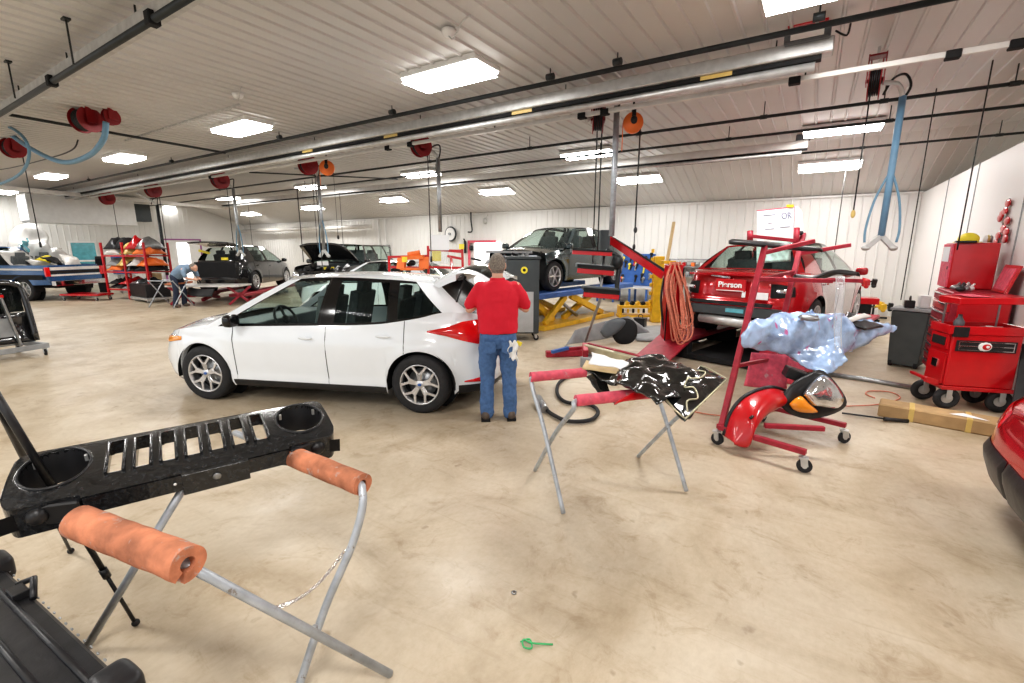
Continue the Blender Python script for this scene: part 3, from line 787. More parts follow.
loft(s_, [(0,0,.925,.205,.140),(0,0,.965,.205,.142),(0,0,1.03,.203,.143),(0,0,1.15,.208,.142),(0,0,1.27,.218,.138),(0,0,1.36,.206,.12),(0,-.005,1.42,.15,.088),(0,-.005,1.455,.085,.072)], 28, 2.3)
for sx in (-1,1):
    limb(s_, [(sx*.17,0,1.375),(sx*.235,.01,1.29),(sx*.278,.02,1.215)], [.072,.068,.064])
remesh(s_.build('polo_shirt', None, man), .010, 5, .022)
c_ = MB().use('polo'); c_.lathe([(.078,-.02),(.082,.0),(.074,.032),(.068,.036),(.062,.02)], (0,.0,1.445), n=24); c_.build('collar', None, man)
j_ = MB().use('denim')
loft(j_, [(0,0,.78,.175,.13),(0,0,.86,.192,.138),(0,0,.93,.188,.130),(0,0,.955,.182,.125)], 24, 2.4)
for sx in (-1,1):
    limb(j_, [(sx*.088,-.005,.84),(sx*.105,.01,.66),(sx*.112,.015,.48),(sx*.118,-.005,.28),(sx*.122,-.012,.075)], [.106,.095,.078,.074,.074])
remesh(j_.build('jeans', None, man), .010, 4, .03)
m = MB().use('denim')
for sx in (-1,1):
    m.prism([(sx*.085-.055,.86),(sx*.085+.055,.86),(sx*.085+.055,.76),(sx*.085,.735),(sx*.085-.055,.76)], .006, lambda x,z,y: V((x, -.145+y-.02*cos(x*9), z)))
m.build('back_pockets', None, man)
m = MB().use('belt'); m.lathe([(.186,0),(.194,.002),(.194,.036),(.186,.038)], (0,0,.925), n=30)
for i in range(len(m.v)): m.v[i].y *= .70
m.build('belt', None, man)
for sx in (-1,1):
    m = MB().use('shoe'); m.ell((sx*.135,.03,.045), (.052,.14,.045), 18, 10); m.ell((sx*.133,-.05,.06), (.045,.06,.055), 14, 8)
    m.use('dark').box((sx*.135,.03,.014), (.095,.26,.028)); m.build('shoe', None, man)
m = MB().use('white')
m.grid(lambda u, v: V((.10+.085*u+.012*sin(9*v), -.150-.012*sin(7*u+4*v), .86-.17*v-.03*u*v+.015*sin(11*u))), 10, 12); m.build('white_rag', None, man, solid=.006)
m = MB().use('yellow_pl'); m.box((.205,-.13,.835), (.055,.012,.04), (0,.4,0)); m.build('yellow_tag', None, man)

# ------------------------------------------- foreground stand with grille
def rtube(mb, pts, r, n=12, k=8): return mb.tube(spline(pts, k), r, n)
st = empty('folding_panel_stand', atz(240,600,0), 0, 'grey tubular folding stand with worn orange foam under the black grille', 'stand')
L0 = st.location.copy()
def loc(p): return V(p)-L0
zt = .79
A1 = atz(182,562,zt); A1f = A1+(atz(95,528,zt)-A1).normalized()*.62; fA = atz(390,674,.015)
A2 = atz(366,486,zt); fB = atz(297,692,.015)
A2f = A2+(atz(270,447,zt+.0)-A2).normalized()*1.05
fC = atz(86,648,.015)
tb = MB().use('tube'); e = (A1f-A1).normalized()
# frame one: bar along the grille's left end, legs towards the viewer's right
tb.tube([loc(A1f), loc(A1f+(A1-A1f)*.5), loc(A1-(A1-A1f).normalized()*.02), loc(A1.lerp(fA,.12)), loc(fA)], .0165, 14)
tb.build('leg_frame', None, st)
tb = MB().use('tube'); dirB = (fB-A2)
far2 = A2f
tb.tube([loc(p) for p in spline([A2f, A2.lerp(A2f,.15), A2+V((.0,-.02,-.02)), A2.lerp(fB,.25)+(A2-A2f)*.03, A2.lerp(fB,.6), fB], 8)], .0165, 14)
tb.build('leg_frame', None, st)
q = atz(178,495,zt-.02)
q = atz(184,487,.77); MB().use('tube').tube([loc(q), loc(fC)], .0165, 14).build('leg', None, st)
q2 = A1f; fD = fC+(fA-fB)*.9+V((-.1,.15,0)); fD.z = .015
def foam_roll(a, b, m, parent, off, r=.045, slit=None, name='foam_sleeve', ang0=0):
    a, b = V(a)-off, V(b)-off; d = (b-a).normalized(); up = V((0,0,1)); s1 = d.cross(up).normalized(); s2 = s1.cross(d)
    mb = MB().use(m); L = (b-a).length; n = 22; span = 2*pi-.55
    def outer(u, v):
        t = ang0+span*v; rr = r*(1+.06*noise.noise(V((u*L*14, cos(t)*1.5, sin(t)*1.5)))); return a+d*L*u+(s1*cos(t)+s2*sin(t))*rr
    def inner(u, v):
        t = ang0+span*v; return a+d*L*u+(s1*cos(t)+s2*sin(t))*r*.42
    mb.grid(outer, 26, n); mb.grid(inner, 4, n, flip=True)
    for u in (0,1): mb.grid(lambda w, v: (outer(u,v)).lerp(inner(u,v), w), 2, n)
    for v in (0,1): mb.grid(lambda u, w: outer(u,v).lerp(inner(u,v), w), 20, 2)
    return mb.build(name, None, parent)
foam_roll(A1+(A1-A1f).normalized()*.03, A1.lerp(A1f,.92), 'foam', st, L0, .058, ang0=-1.9)
foam_roll(A2-(A2-A2f)*.02+V((0,0,.0)), A2.lerp(A2f,.7), 'foam', st, L0, .048, ang0=-1.9)
# bolt and chain
MB().use('steel').ell(loc(atz(315,632,.33)+V((0,0,.02))), (.012,.012,.012)).build('pivot_bolt', None, st)
ch = MB().use('chrome'); c0, c1 = loc(A1.lerp(fA,.36)), loc(A2.lerp(fB,.33))
for i in range(26):
    t = i/25; p = c0.lerp(c1, t)-V((0,0,.05*sin(pi*t))); dd = (c1-c0).normalized(); s_ = V((0,0,1)) if i % 2 else dd.cross(V((0,0,1))).normalized()
    ch.tube([p+dd*.014*cos(a)+s_*.006*sin(a) for a in [2*pi*k/8 for k in range(8)]], .0019, 5, closed=True)
ch.build('chain', None, st)

# grille panel: local x along its length, y towards its far edge
gz = .93
gA, gB = atz(-12,487,gz), atz(332,432,gz)       # near lower edge ends
gT = atz(305,404,gz+.02)
gx = (gB-gA).normalized(); gl_ = 1.38
gr = empty('vehicle_grille', (0,0,0), 0, 'scuffed black seven slot vehicle grille panel lying on the orange foam stand', 'grille')
# frame of the panel from measured corners
c_nl, c_nr, c_fr, c_fl = atz(50,500,.865), atz(330,429,.885), atz(316,400,.95), atz(-18,456,.95)
ax = (c_nr-c_nl); 
org = (c_nl+c_nr+c_fr+c_fl)/4
X_ = ((c_nr+c_fr)-(c_nl+c_fl)).normalized(); Y_ = ((c_fr+c_fl)-(c_nl+c_nr)); Y_ = (Y_-X_*Y_.dot(X_)).normalized(); Z_ = X_.cross(Y_)
HL = ((c_nr+c_fr)-(c_nl+c_fl)).length/4; HW = ((c_fr+c_fl)-(c_nl+c_nr)).length/4
gr.matrix_world = frame3(org, X_, Y_)
HWm = max(HW, .15); LL = HL+.02
print('grille half len', HL, 'half width', HW)
def gsurf(x, y):   # gentle crown and rolled edges
    return -.10*(x/LL)**2*0-.02*(y/HWm)**2
g = MB().use('black_scuff'); NX, NY = 150, 44
slots = [(-.40+.133*k*(LL/.70), .047*(LL/.70)) for k in range(7)]
sx0 = LL*.53
slots = [(-sx0+.0+ (2*sx0)*(k+.5)/7 , sx0/7*.62) for k in range(7)]
rc = (LL*.80, HWm*.72)
def hole(x, y):
    for cx, hw in slots:
        hy = HWm*.66; dx = max(0, abs(x-cx)-hw+.018); dy = max(0, abs(y-.02)-hy+.018)
        if abs(x-cx) < hw and abs(y-.02) < hy and math.hypot(dx,dy) < .018+1e-6: return True
    for s in (-1,1):
        if ((x-s*LL*.775)/(LL*.185))**2+((y-.015)/(HWm*.72))**2 < 1: return True
    return False
def edge_y(x, s):   # outline of the panel
    a = abs(x)/LL
    y = HWm*(1.0 if s > 0 else 1.0)
    if a > .93: y *= sqrt(max(0, 1-((a-.93)/.075)**2))*.55+.45
    if s < 0 and a < .62: y *= 1.12
    return s*y
vid = {}
def gv(i, j, dz=0):
    k = (i,j,dz)
    if k not in vid:
        x = -LL+2*LL*i/NX; y = edge_y(x,-1)+(edge_y(x,1)-edge_y(x,-1))*j/NY
        vid[k] = g.vert((x, y, gsurf(x,y)+dz))
    return vid[k]
solid = [[False]*NY for _ in range(NX)]
for i in range(NX):
    for j in range(NY):
        x = -LL+2*LL*(i+.5)/NX; y = edge_y(x,-1)+(edge_y(x,1)-edge_y(x,-1))*(j+.5)/NY
        solid[i][j] = not hole(x, y)
TH = -.065
for i in range(NX):
    for j in range(NY):
        if solid[i][j]:
            g.face((gv(i,j),gv(i+1,j),gv(i+1,j+1),gv(i,j+1)), True)
            for (di,dj,a,b) in ((-1,0,(i,j+1),(i,j)),(1,0,(i+1,j),(i+1,j+1)),(0,-1,(i,j),(i+1,j)),(0,1,(i+1,j+1),(i,j+1))):
                ii, jj = i+di, j+dj
                if not (0 <= ii < NX and 0 <= jj < NY) or not solid[ii][jj]:
                    dep = TH if (0 <= ii < NX and 0 <= jj < NY) else (-.075-.05*max(0, min(1, (abs(2*i/NX-1)-.55)/.2)) if j < NY/2 or i in (0, NX-1) else -.07)
                    g.face((gv(*a),gv(*b),gv(*b,dep),gv(*a,dep)))
g.build('panel', None, gr)
# bars between slots have raised rims; headlamp buckets
rm = MB().use('black_scuff')
for cx, hw in slots:
    for s in (-1,1): rm.tube([(cx+s*hw,-HWm*.6,.002),(cx+s*hw,HWm*.62,.0)], .006, 6)
rm.build('slot_rims', None, gr)
for s in (-1,1):
    bk = MB().use('black_plastic'); ra, rb = LL*.185, HWm*.72
    bk.grid(lambda u, v: V((s*LL*.775+ra*cos(2*pi*u)*(1-.12*v), .015+rb*sin(2*pi*u)*(1-.28*v), -.012-.13*v)), 36, 3)
    bk.tube([(s*LL*.775+ra*cos(2*pi*k/36), .015+rb*sin(2*pi*k/36), -.004) for k in range(36)], .006, 6, closed=True)
    for a in (.6,2.4,3.9,5.2): bk.use('galv').box((s*LL*.775+ra*.93*cos(a), .015+rb*.93*sin(a), -.03), (.012,.012,.03))
    bk.build('headlamp_bucket', None, gr)
lw = MB().use('black_scuff')   # lower valance folded down along the near edge
lw.grid(lambda u, v: V((-LL*.62+LL*1.24*u, -HWm*1.1+.02*v, -.02-.09*v*(1-.3*abs(2*u-1)**4))), 40, 5)
lw.box((LL*.12,-HWm*1.1-.006,-.07),(LL*.42,.02,.10)); lw.use('steel').ell((LL*.12,-HWm*1.1-.02,-.06),(.016,.006,.016)); lw.use('white').ell((-LL*.13,-HWm*1.1-.012,-.055),(.006,.004,.006))
lw.build('lower_flange', None, gr)
for s in (-1,1):
    br = MB().use('black_plastic'); cx = s*LL*.86
    br.grid(lambda u, v: V((cx+s*(.13*cos(pi*u-pi/2))-.04*s, -HWm*.9+.10*v*0-.0-.03*sin(pi*u), -.04-.07*v)) , 12, 3)
    br.box((s*LL*.75,-HWm*.86,-.075),(.16,.07,.09),(0,0,s*.25)); br.ell((s*LL*.84,-HWm*.98,-.07),(.035,.03,.035)); br.box((s*LL*.64,-HWm*.9,-.09),(.05,.06,.03),(.3,.2,0))
    br.build('side_bracket', None, gr)

# camera tripod at the left edge
tp = empty('camera_tripod', (0,0,0), 0, 'black telescopic camera tripod standing behind the grille at the left edge', 'tripod')
apex = atd(-15,372,.95+0.0)
hub = V((0,0,0)); 
f1 = atz(136,624,.01); f2 = atz(71,552,.01)
ap = atd(-22,365,1.7)
f3 = ap+(ap-(f1+f2)/2)*1.0; f3 = V((ap.x-.55, ap.y-.45, .01))
tp.location = (ap.x, ap.y, 0); LT = tp.location.copy()
for f in (f1,f2,f3):
    a, b_ = ap-LT, f-LT; m = MB().use('black_plastic')
    m.tube([a, a.lerp(b_,.42)], .014, 10); m.tube([a.lerp(b_,.40), a.lerp(b_,.76)], .011, 10); m.tube([a.lerp(b_,.74), b_], .008, 10)
    for t in (.42,.76): m.tube([a.lerp(b_,t-.018), a.lerp(b_,t+.018)], .018-.003*t, 10)
    o = m.build('leg', None, tp); MB().use('rubber').ell(b_+V((0,0,.008)), (.017,.017,.017)).build('rubber_foot', None, o)
m = MB().use('black_plastic'); m.tube([ap-LT-V((0,0,.1)), ap-LT+V((0,0,.25))], .016, 10); m.ell(ap-LT, (.04,.04,.03)); m.box(ap-LT+V((0,0,.27)), (.07,.07,.03)); m.build('center_column', None, tp)

# black equipment case in the near left corner
cs = empty('equipment_case', (0,0,0), 0, 'black ribbed equipment case with rounded rubber corner bumpers, bottom left corner', 'case')
zc = .42
k0, k1 = atz(8,560,zc), atz(128,668,zc)
cx_ = (k1-k0).normalized(); cy_ = V((0,0,1)).cross(cx_)*-1      # away from the floor side, towards the left
if cy_.dot(atz(0,683,zc)-k0) < 0: cy_ = -cy_
CL = (k1-k0).length+.25; cs.matrix_world = frame3(k0-cx_*.12+V((0,0,-zc)), cx_, cy_) if cx_.cross(cy_).z > 0 else frame3(k1+cx_*.13+V((0,0,-zc)), -cx_, cy_)
m = MB().use('black_plastic'); m.box((CL/2,.22,zc/2),(CL-.06,.40,zc-.03))
for k in range(3): m.tube([(.02,.05+.09*k+.03,zc-.012),(CL-.02,.05+.09*k+.03,zc-.012)], .012, 8)
m.build('shell', None, cs)
m = MB().use('steel')
for k in range(24): m.ell((.06+(CL-.12)*k/23, .012, zc-.03), (.010,.004,.004), 8, 6)
m.build('zip_edge', None, cs)
for x_ in (.10, CL-.10):
    m = MB().use('grey_plastic' if 0 else 'black_plastic'); m.grid(lambda u, v: V((x_, .045, zc-.02))+V([math.copysign(abs(q)**.45, q)*w for q, w in zip((cos(2*pi*u)*cos(pi*(v-.5)), sin(2*pi*u)*cos(pi*(v-.5)), sin(pi*(v-.5))), (.075,.06,.055))]), 24, 14); m.build('corner_bumper', None, cs)
m = MB().use('black_plastic'); m.tube([(CL*.62,.03,zc-.01),(CL*.68,.0,zc+.03),(CL*.74,.03,zc-.01)], .012, 8); m.box((CL*.68,.05,zc+.0),(.08,.05,.03)); m.build('latch', None, cs)

# small litter on the floor
p = atz(526,646,0); m = MB().use('green'); m.tube(spline([p+V(q) for q in ((-.03,0,.006),(.0,.03,.012),(.03,.0,.006),(0,-.02,.012),(-.02,.01,.016),(.02,.02,.01),(.10,.07,.004))],5), .004, 6)
thing('cable_tie', m, None, 'small coiled green plastic strip lying on the open floor', 'litter')
p = atz(514,593,0); m = MB().use('steel'); m.lathe([(.006,0),(.014,0),(.014,.004),(.006,.004)], p+V((0,0,.001)), n=14)
thing('washer', m, None, 'tiny dark washer on the concrete above the green strip', 'litter')
# ------------------------------------------------------------- shop things
def caster(parent, p, r=.055, stem=.1, name='caster', m='rubber', az=0):
    t = MB().use(m); p = V(p); d = V((cos(az), sin(az), 0)); n = V((-sin(az), cos(az), 0))
    t.tube([p+V((0,0,r))-n*.014, p+V((0,0,r))+n*.014], r, 20)
    t.use('galv'); t.tube([p+V((0,0,r))-n*.02, p+V((0,0,r))+n*.02], r*.35, 10)
    for s in (-1,1): t.bar(p+V((0,0,r))+n*.02*s, p+V((0,0,r*2+.01))+n*.016*s-d*.012, .012, .05)
    t.box(p+V((0,0,r*2+.015))-d*.012, (.07,.06,.01)); t.tube([p+V((0,0,r*2))-d*.012, p+V((0,0,r*2+stem))-d*.012], .012, 8)
    return t.build(name, None, parent)
def sheet(mb, P, nu=20, nv=16, bump=0, nz=0, ns=4.0, up=(0,0,1), flip=False, seed=0):
    P = [V(p) for p in P]; up = V(up)
    def f(u, v):
        q = P[0].lerp(P[1], u).lerp(P[3].lerp(P[2], u), v)
        q += up*(bump*sin(pi*u)*sin(pi*v))
        q += V((noise.noise(q*ns+V((seed,0,0))), noise.noise(q*ns+V((9,seed,0))), noise.noise(q*ns+V((0,3,seed)))))*nz
        if nz > .015: q += V((noise.noise(q*ns*3.2), noise.noise(q*ns*3.2+V((9,0,0))), noise.noise(q*ns*3.2+V((0,3,0)))))*nz*.45
        return q
    return mb.grid(f, nu, nv, flip=flip)
def dome(mb, px, D, bulge, rings=6):
    """closed lens: outline given by points, bulging to the viewer's side"""
    P = [atd(x, y, (D if not isinstance(D, list) else D[i])) for i, (x, y) in enumerate(px)]
    c = sum(P, V())/len(P); n = (CP-c).normalized(); P = spline(P+[P[0]], 4)[:-1]; prev = None
    back = [mb.vert(p-n*.05) for p in P]
    for r in range(rings+1):
        k = 1-r/rings; ring = [mb.vert(c+(p-c)*k+n*bulge*sqrt(max(0,1-k*k))) for p in P]
        if prev is None: prev = back
        for i in range(len(P)): mb.face((prev[i], prev[(i+1)%len(P)], ring[(i+1)%len(P)], ring[i]), True)
        prev = ring
    mb.face(back[::-1]); return mb

# ---- middle stand
S2 = empty('folding_panel_stand', (-1.15,3.1,0), 0, 'grey tubular folding stand with pink red foam under the black wrapped panel', 'stand')
n1, n2, f1_, f2_ = V((-1.23,2.55,.015)), V((-.60,3.30,.015)), V((-1.70,2.98,.015)), V((-1.08,3.68,.015))
off = V((-1.15,3.1,0)); dr = (n2-n1).normalized()
t1 = atz(532,377,.86); t2 = t1+dr*.98; u1 = atz(573,401,.86); u2 = u1+dr*.98
for a, b, fa, fb in ((t1,t2,n1,n2),(u1,u2,f1_,f2_)):
    m = MB().use('tube'); pts = [fa, fa.lerp(a,.6), a-V((0,0,.06)), a+dr*.03, a.lerp(b,.3), a.lerp(b,.7), b-dr*.03, b-V((0,0,.06)), fb.lerp(b,.6), fb]
    m.tube([p-off for p in spline(pts, 6)], .0155, 12); m.build('leg_frame', None, S2)
foam_roll(t1-dr*.01, t1+dr*.42, 'redtape', S2, off, .036, ang0=-1.9); foam_roll(u1+dr*.02, u1+dr*.62, 'redtape', S2, off, .036, ang0=-1.9)
for fa, a, fb, b in ((n1,t1,f1_,u1),(n2,t2,f2_,u2)): MB().use('steel').ell(fa.lerp(a,.48)-off, (.014,.014,.014)).build('pivot_bolt', None, S2)

# things on it
w = empty('wrapped_fender', (0,0,0), 0, 'black plastic film wrapped car panel with pale taped edges on the middle stand', 'car part')
z_ = .93
m = MB().use('film'); sheet(m, [atz(588,372,z_), atz(655,404,z_), atz(722,382,z_+.02), atz(650,358,z_)], 34, 26, .11, .05, 5)
m.build('film', None, w, solid=.012)
m = MB().use('film'); F = [atz(652,388,.95), atz(684,422,.86), atz(727,381,.96), atz(700,366,1.0)]
sheet(m, F, 22, 18, .04, .02, 6, seed=4); m.build('film_flap', None, w, solid=.01)
m = MB().use('cream_metal')
def lerp4(u, v, k=.012):
    q = V(F[0]).lerp(V(F[1]), u).lerp(V(F[3]).lerp(V(F[2]), u), v); q += V((0,0,.04*sin(pi*u)*sin(pi*v)+k)); return q
m.tube([lerp4(u,v) for u,v in [(0,.0),(.3,.02),(.7,.0),(1,.02),(1,.3),(1,.7),(1,1),(.7,1),(.3,1),(.05,.97)]], .006, 6)
m.tube(spline([lerp4(u,v,.02) for u,v in [(.95,.1),(.8,.2),(.9,.35),(.7,.4),(.55,.3),(.4,.5),(.3,.7),(.5,.8),(.6,.6),(.35,.45),(.1,.7)]],5), .005, 6); m.build('taped_edge', None, w)
m = MB().use('film'); sheet(m, [atz(585,378,.93), atz(592,385,.88), atz(615,403,.80), atz(600,372,.93)], 12, 10, .0, .02, 8); m.build('loose_film_end', None, w, solid=.008)
m = MB().use('red'); sheet(m, [atz(614,403,.88), atz(640,399,.88), atz(668,392,.90), atz(650,384,.93)], 16, 10, .04, .01, 6, seed=2)
thing('red_trim_panel', m, None, 'bright red painted car trim panel tucked under the black film', 'car part').modifiers.new('s','SOLIDIFY').thickness = .012
m = MB().use('paper'); sheet(m, [atz(588,364,1.0), atz(626,370,1.0), atz(632,362,1.03), atz(592,352,1.06)], 16, 10, .02, .02, 7)
thing('paper_sheet', m, None, 'crumpled white repair paper lying on the black wrapped panel', 'paper').modifiers.new('s','SOLIDIFY').thickness = .004
m = MB().use('yellow_pl'); 
m = MB().use('wood'); sheet(m, [atz(582,368,.965), atz(622,374,.965), atz(624,369,.975), atz(586,360,.98)], 14, 4, .0, .006, 7)
thing('pale_folder', m, None, 'pale yellow card folder under the crumpled white paper', 'paper').modifiers.new('s','SOLIDIFY').thickness = .01

# hose looped on the floor
m = MB().use('rubber'); m.tube(spline([atz(x,y,.03) for x,y in ((618,368),(585,371),(562,380),(557,392),(566,402),(590,405),(598,412),(590,420),(568,421),(552,414),(545,408))],6), .021, 10)
m.use('steel').tube([atz(545,410,.04), atz(538,398,.07)], .045, 12)
thing('extraction_hose', m, None, 'black corrugated hose looped on the floor with a grey nozzle', 'hose')

# salvaged parts on the floor behind the stand
g_ = empty('frame_rail', (0,0,0), 0, 'long cream and dull red cut frame rail lying behind the middle stand', 'car part')
a, b_ = atz(585,350,.22), atz(668,372,.22)
m = MB().use('cream_metal'); m.bar(a+V((0,0,.03)), b_+V((0,0,.03)), .09, .12); m.build('rail', None, g_)
m = MB().use('red_dull'); m.bar(a+V((0,.12,.07)), b_+V((0,.12,.07)), .06, .05); m.bar(a+V((-.05,.1,.0)), a+V((.1,-.2,-.05)), .08, .2); m.build('flange', None, g_)
for t in (.12,.85):
    p = a.lerp(b_, t); m = MB().use('primer'); m.box((p.x,p.y,.08),(.3,.3,.16)); thing('wooden_block', m, None, 'grey block under the %s end of the cut frame rail' % ('left' if t < .5 else 'right'), 'block')
g_ = empty('bumper_beam', (0,0,0), 0, 'dull red metal bumper beam lying flat on the floor left of the frame rail', 'car part')
m = MB().use('red_dull'); m.bar(atz(546,354,.05), atz(602,352,.06), .12, .1); m.bar(atz(560,350,.13), atz(598,346,.13), .05, .05); m.build('beam', None, g_)
m = MB().use('blue'); m.bar(atz(552,352,.16), atz(568,348,.18), .06, .05); m.build('blue_end', None, g_)
g_ = empty('bumper_cover', (0,0,0), 0, 'grey and black front bumper cover with a round lamp hole lying on the floor', 'car part')
m = MB().use('primer'); sheet(m, [atz(566,345,.05), atz(575,330,.3), atz(628,316,.45), atz(650,332,.1)], 20, 14, .14, .01, 5); m.build('cover', None, g_, solid=.015)
m = MB().use('dark'); dome(m, [(608,326),(618,319),(630,319),(637,326),(636,338),(628,344),(616,342)], 6.8, .05); m.build('lamp_hole', None, g_)
m = MB().use('grey_plastic'); dome(m, [(600,332),(606,322),(618,318),(626,322),(618,332),(606,338)], 6.75, .03); m.build('insert', None, g_)
m = MB().use('primer'); sheet(m, [atz(637,340,.03), atz(700,342,.03), atz(668,325,.03), atz(628,326,.03)], 14, 8, .03, .01, 4)
thing('flat_panel', m, None, 'pale grey sheet panel lying flat on the floor left of the red post', 'panel').modifiers.new('s','SOLIDIFY').thickness = .02
m = MB().use('black_plastic'); p = atz(640,328,0); m.box(p+V((0,0,.12)), (.24,.2,.2)); m.box(p+V((0,0,.225)), (.26,.22,.02)); m.torus(p+V((0,0,.26)), .05, .008, 'y', 14, 6)
thing('small_black_box', m, None, 'small black box on the floor between the lift and the red post', 'box')

# ---- bumper rack cart
ct = empty('parts_cart', (0,0,0), 0, 'dull red steel parts rack on four casters holding wrapped parts', 'cart')
c1, c2, c3 = V((-.56,4.35,0)), V((.12,4.15,0)), V((.42,5.02,0)); c4 = c1+(c3-c2)
D1, D2, D3, D4 = [dof(c+V((0,0,.15))) for c in (c1,c2,c3,c4)]
zb = .17
def dn(m, a, b, w=.042, h=None): m.bar(a, b, w, h or w); return m
Zc = V((0,0,zb)); e1 = (c2-c1).normalized(); e2 = (c4-c1).normalized()
for a, b in ((c1,c2),(c4,c3),(c1,c4)): dn(MB().use('red_dull'), a+Zc, b+Zc, .045).build('base_rail', None, ct)
dn(MB().use('red_dull'), (c1+c2)/2+Zc+V((.02,.1,.09)), (c1.lerp(c2,.95)).lerp(c3,.45)+Zc+V((0,0,.09)), .04).build('base_arm', None, ct)
for k, c in enumerate((c1,c2,c3,c4)): caster(ct, c, .055, .03, az=R(-20+30*k))
pt1 = atd(765,246,D1+.25); pt2 = atd(803,236,D4+.28)
pb1 = c1.lerp(c4,.06)+Zc; pb2 = c4.lerp(c1,.06)+Zc
dn(MB().use('red_dull'), pb1, pt1, .05).build('upright', None, ct); dn(MB().use('red_dull'), pb2, pt2+(pt2-pb2)*.015, .05).build('upright', None, ct)
def onpost(pb, pt, y):   # point of a post seen at a height of the picture
    best = min(range(101), key=lambda k: abs(341.5-FPX*((pb.lerp(pt,k/100)-CP).dot(cu))/((pb.lerp(pt,k/100)-CP).dot(cf))-y)); return pb.lerp(pt, best/100)
ends = []
for (pb, pt, y, ex, ey, L, dd) in ((pb1,pt1,252,814,241,.62,.0),(pb2,pt2,253,850,245,.62,.0),(pb1,pt1,279,832,281,.8,-.02),(pb2,pt2,279,862,281,.7,0)):
    a = onpost(pb, pt, y); b = atd(ex, ey, dof(a)+dd); ends.append(b)
    dn(MB().use('red_dull'), a, b, .045, .04).build('arm', None, ct)
for y in (366, 280): dn(MB().use('red_dull'), onpost(pb1,pt1,y), onpost(pb2,pt2,y-8), .035).build('cross_rail', None, ct)
m = MB().use('red_dull'); a = atd(750,236,D4+.15); b = atd(798,241,D4+.25); dn(m, a, b, .035); m.tube([atd(750,241,D4+.15), atd(750,231,D4+.15)], .03, 12); m.tube([atd(796,245,D4+.25), atd(797,228,D4+.25)], .03, 12)
m.use('black_plastic').ell(atd(801,233,D4+.24), (.025,.025,.025)); m.bar(atd(797,233,D4+.24), atd(801,233,D4+.24), .012); m.build('clamp_bar', None, ct)
# job board
jb = empty('job_board', (0,0,0), 0, 'white paper job board in a thin red frame clamped above the red parts rack', 'sign')
Dj = D4+.35; q = [atd(757,241,Dj), atd(793,238,Dj+.12), atd(794,207,Dj+.12), atd(757,211,Dj)]
m = MB().use('paper'); m.face([m.vert(p) for p in q]); m.build('sheet', None, jb, solid=.012)
m = MB().use('redtape'); m.bar(q[3],q[2],.014); m.bar(q[2],q[1],.014); m.build('frame', None, jb)
m = MB().use('yellow_pl'); m.bar(atd(787,206,Dj+.09), atd(793,206,Dj+.1), .03); m.build('clip', None, jb)
m = MB().use('white'); rr = [atd(x,y,Dj+.2) for x,y in ((786,206),(798,207),(802,212),(803,225),(802,235),(797,240),(786,240))]; m.face([m.vert(p) for p in rr]); m.build('backing_sheet', None, jb, solid=.01)
xa = (q[1]-q[0]).normalized(); ya = (q[3]-q[0]).normalized(); na = xa.cross(ya); na = na if na.dot(CP-q[0]) > 0 else -na
def on_board(u, v): return q[0].lerp(q[1],u).lerp(q[3].lerp(q[2],u),v)+na*.010
text('OR', .10, 'grey_ink', jb, frame3(on_board(.78,.73), xa, ya)); 
m = MB().use('grey_ink')
for u0,u1,v in ((.15,.48,.82),(.28,.42,.55),(.2,.45,.36),(.6,.88,.38)):
    m.bar(on_board(u0,v), on_board(u1,v), .006, .006)
m.build('handwriting', None, jb)
m = MB().use('green_glass'); q = [atd(757,263,D4+.2), atd(791,261,D4+.3), atd(791,241,D4+.3), atd(757,243,D4+.2)]; sheet(m, q, 8, 8, 0, .01); thing('tinted_sheet', m, None, 'green tinted clear plastic sleeve hanging from the clamp bar of the rack', 'plastic sleeve').modifiers.new('s','SOLIDIFY').thickness = .006
# long black mouldings lying on the arms
def strip_px(m, pts, w, up=.0):
    P = spline([atd(x,y,D) for x,y,D in pts], 5); n = len(P)
    def f(u, v):
        i = min(int(u*(n-1)), n-2); t = u*(n-1)-i; p = P[i].lerp(P[i+1], t); k = sin(pi*min(max(u*1.0,.0),1))**.35 if u not in (0,1) else .3
        return p+V((e2.x,e2.y,0))*(v-.5)*w*max(.35,k)+V((0,0,up*(1-(2*v-1)**2)))
    return m.grid(f, 40, 8)
m = MB().use('black_plastic'); strip_px(m, [(733,241,D1+.3),(760,243,D1+.32),(790,246,D1+.4),(820,250,D1+.5)], .5, .02); thing('black_moulding', m, None, 'long thin black moulding lying across the top arms of the rack', 'car part').modifiers.new('s','SOLIDIFY').thickness = .03
m = MB().use('black_plastic'); strip_px(m, [(795,277,D4),(815,278,D4),(835,272,D4),(858,275,D4+.1)], .34, .03); thing('black_moulding', m, None, 'curved black moulding lying on the middle arms of the rack', 'car part').modifiers.new('s','SOLIDIFY').thickness = .025
m = MB().use('clear'); a = [atd(835,277,D3+.1), atd(844,277,D3+.1), atd(842,350,D3-.05), atd(834,350,D3-.05)]; sheet(m, a, 3, 14, 0, .01); thing('hanging_film_strip', m, None, 'clear plastic strip hanging from the rack arm end in front of the wall', 'film').modifiers.new('s','SOLIDIFY').thickness = .002
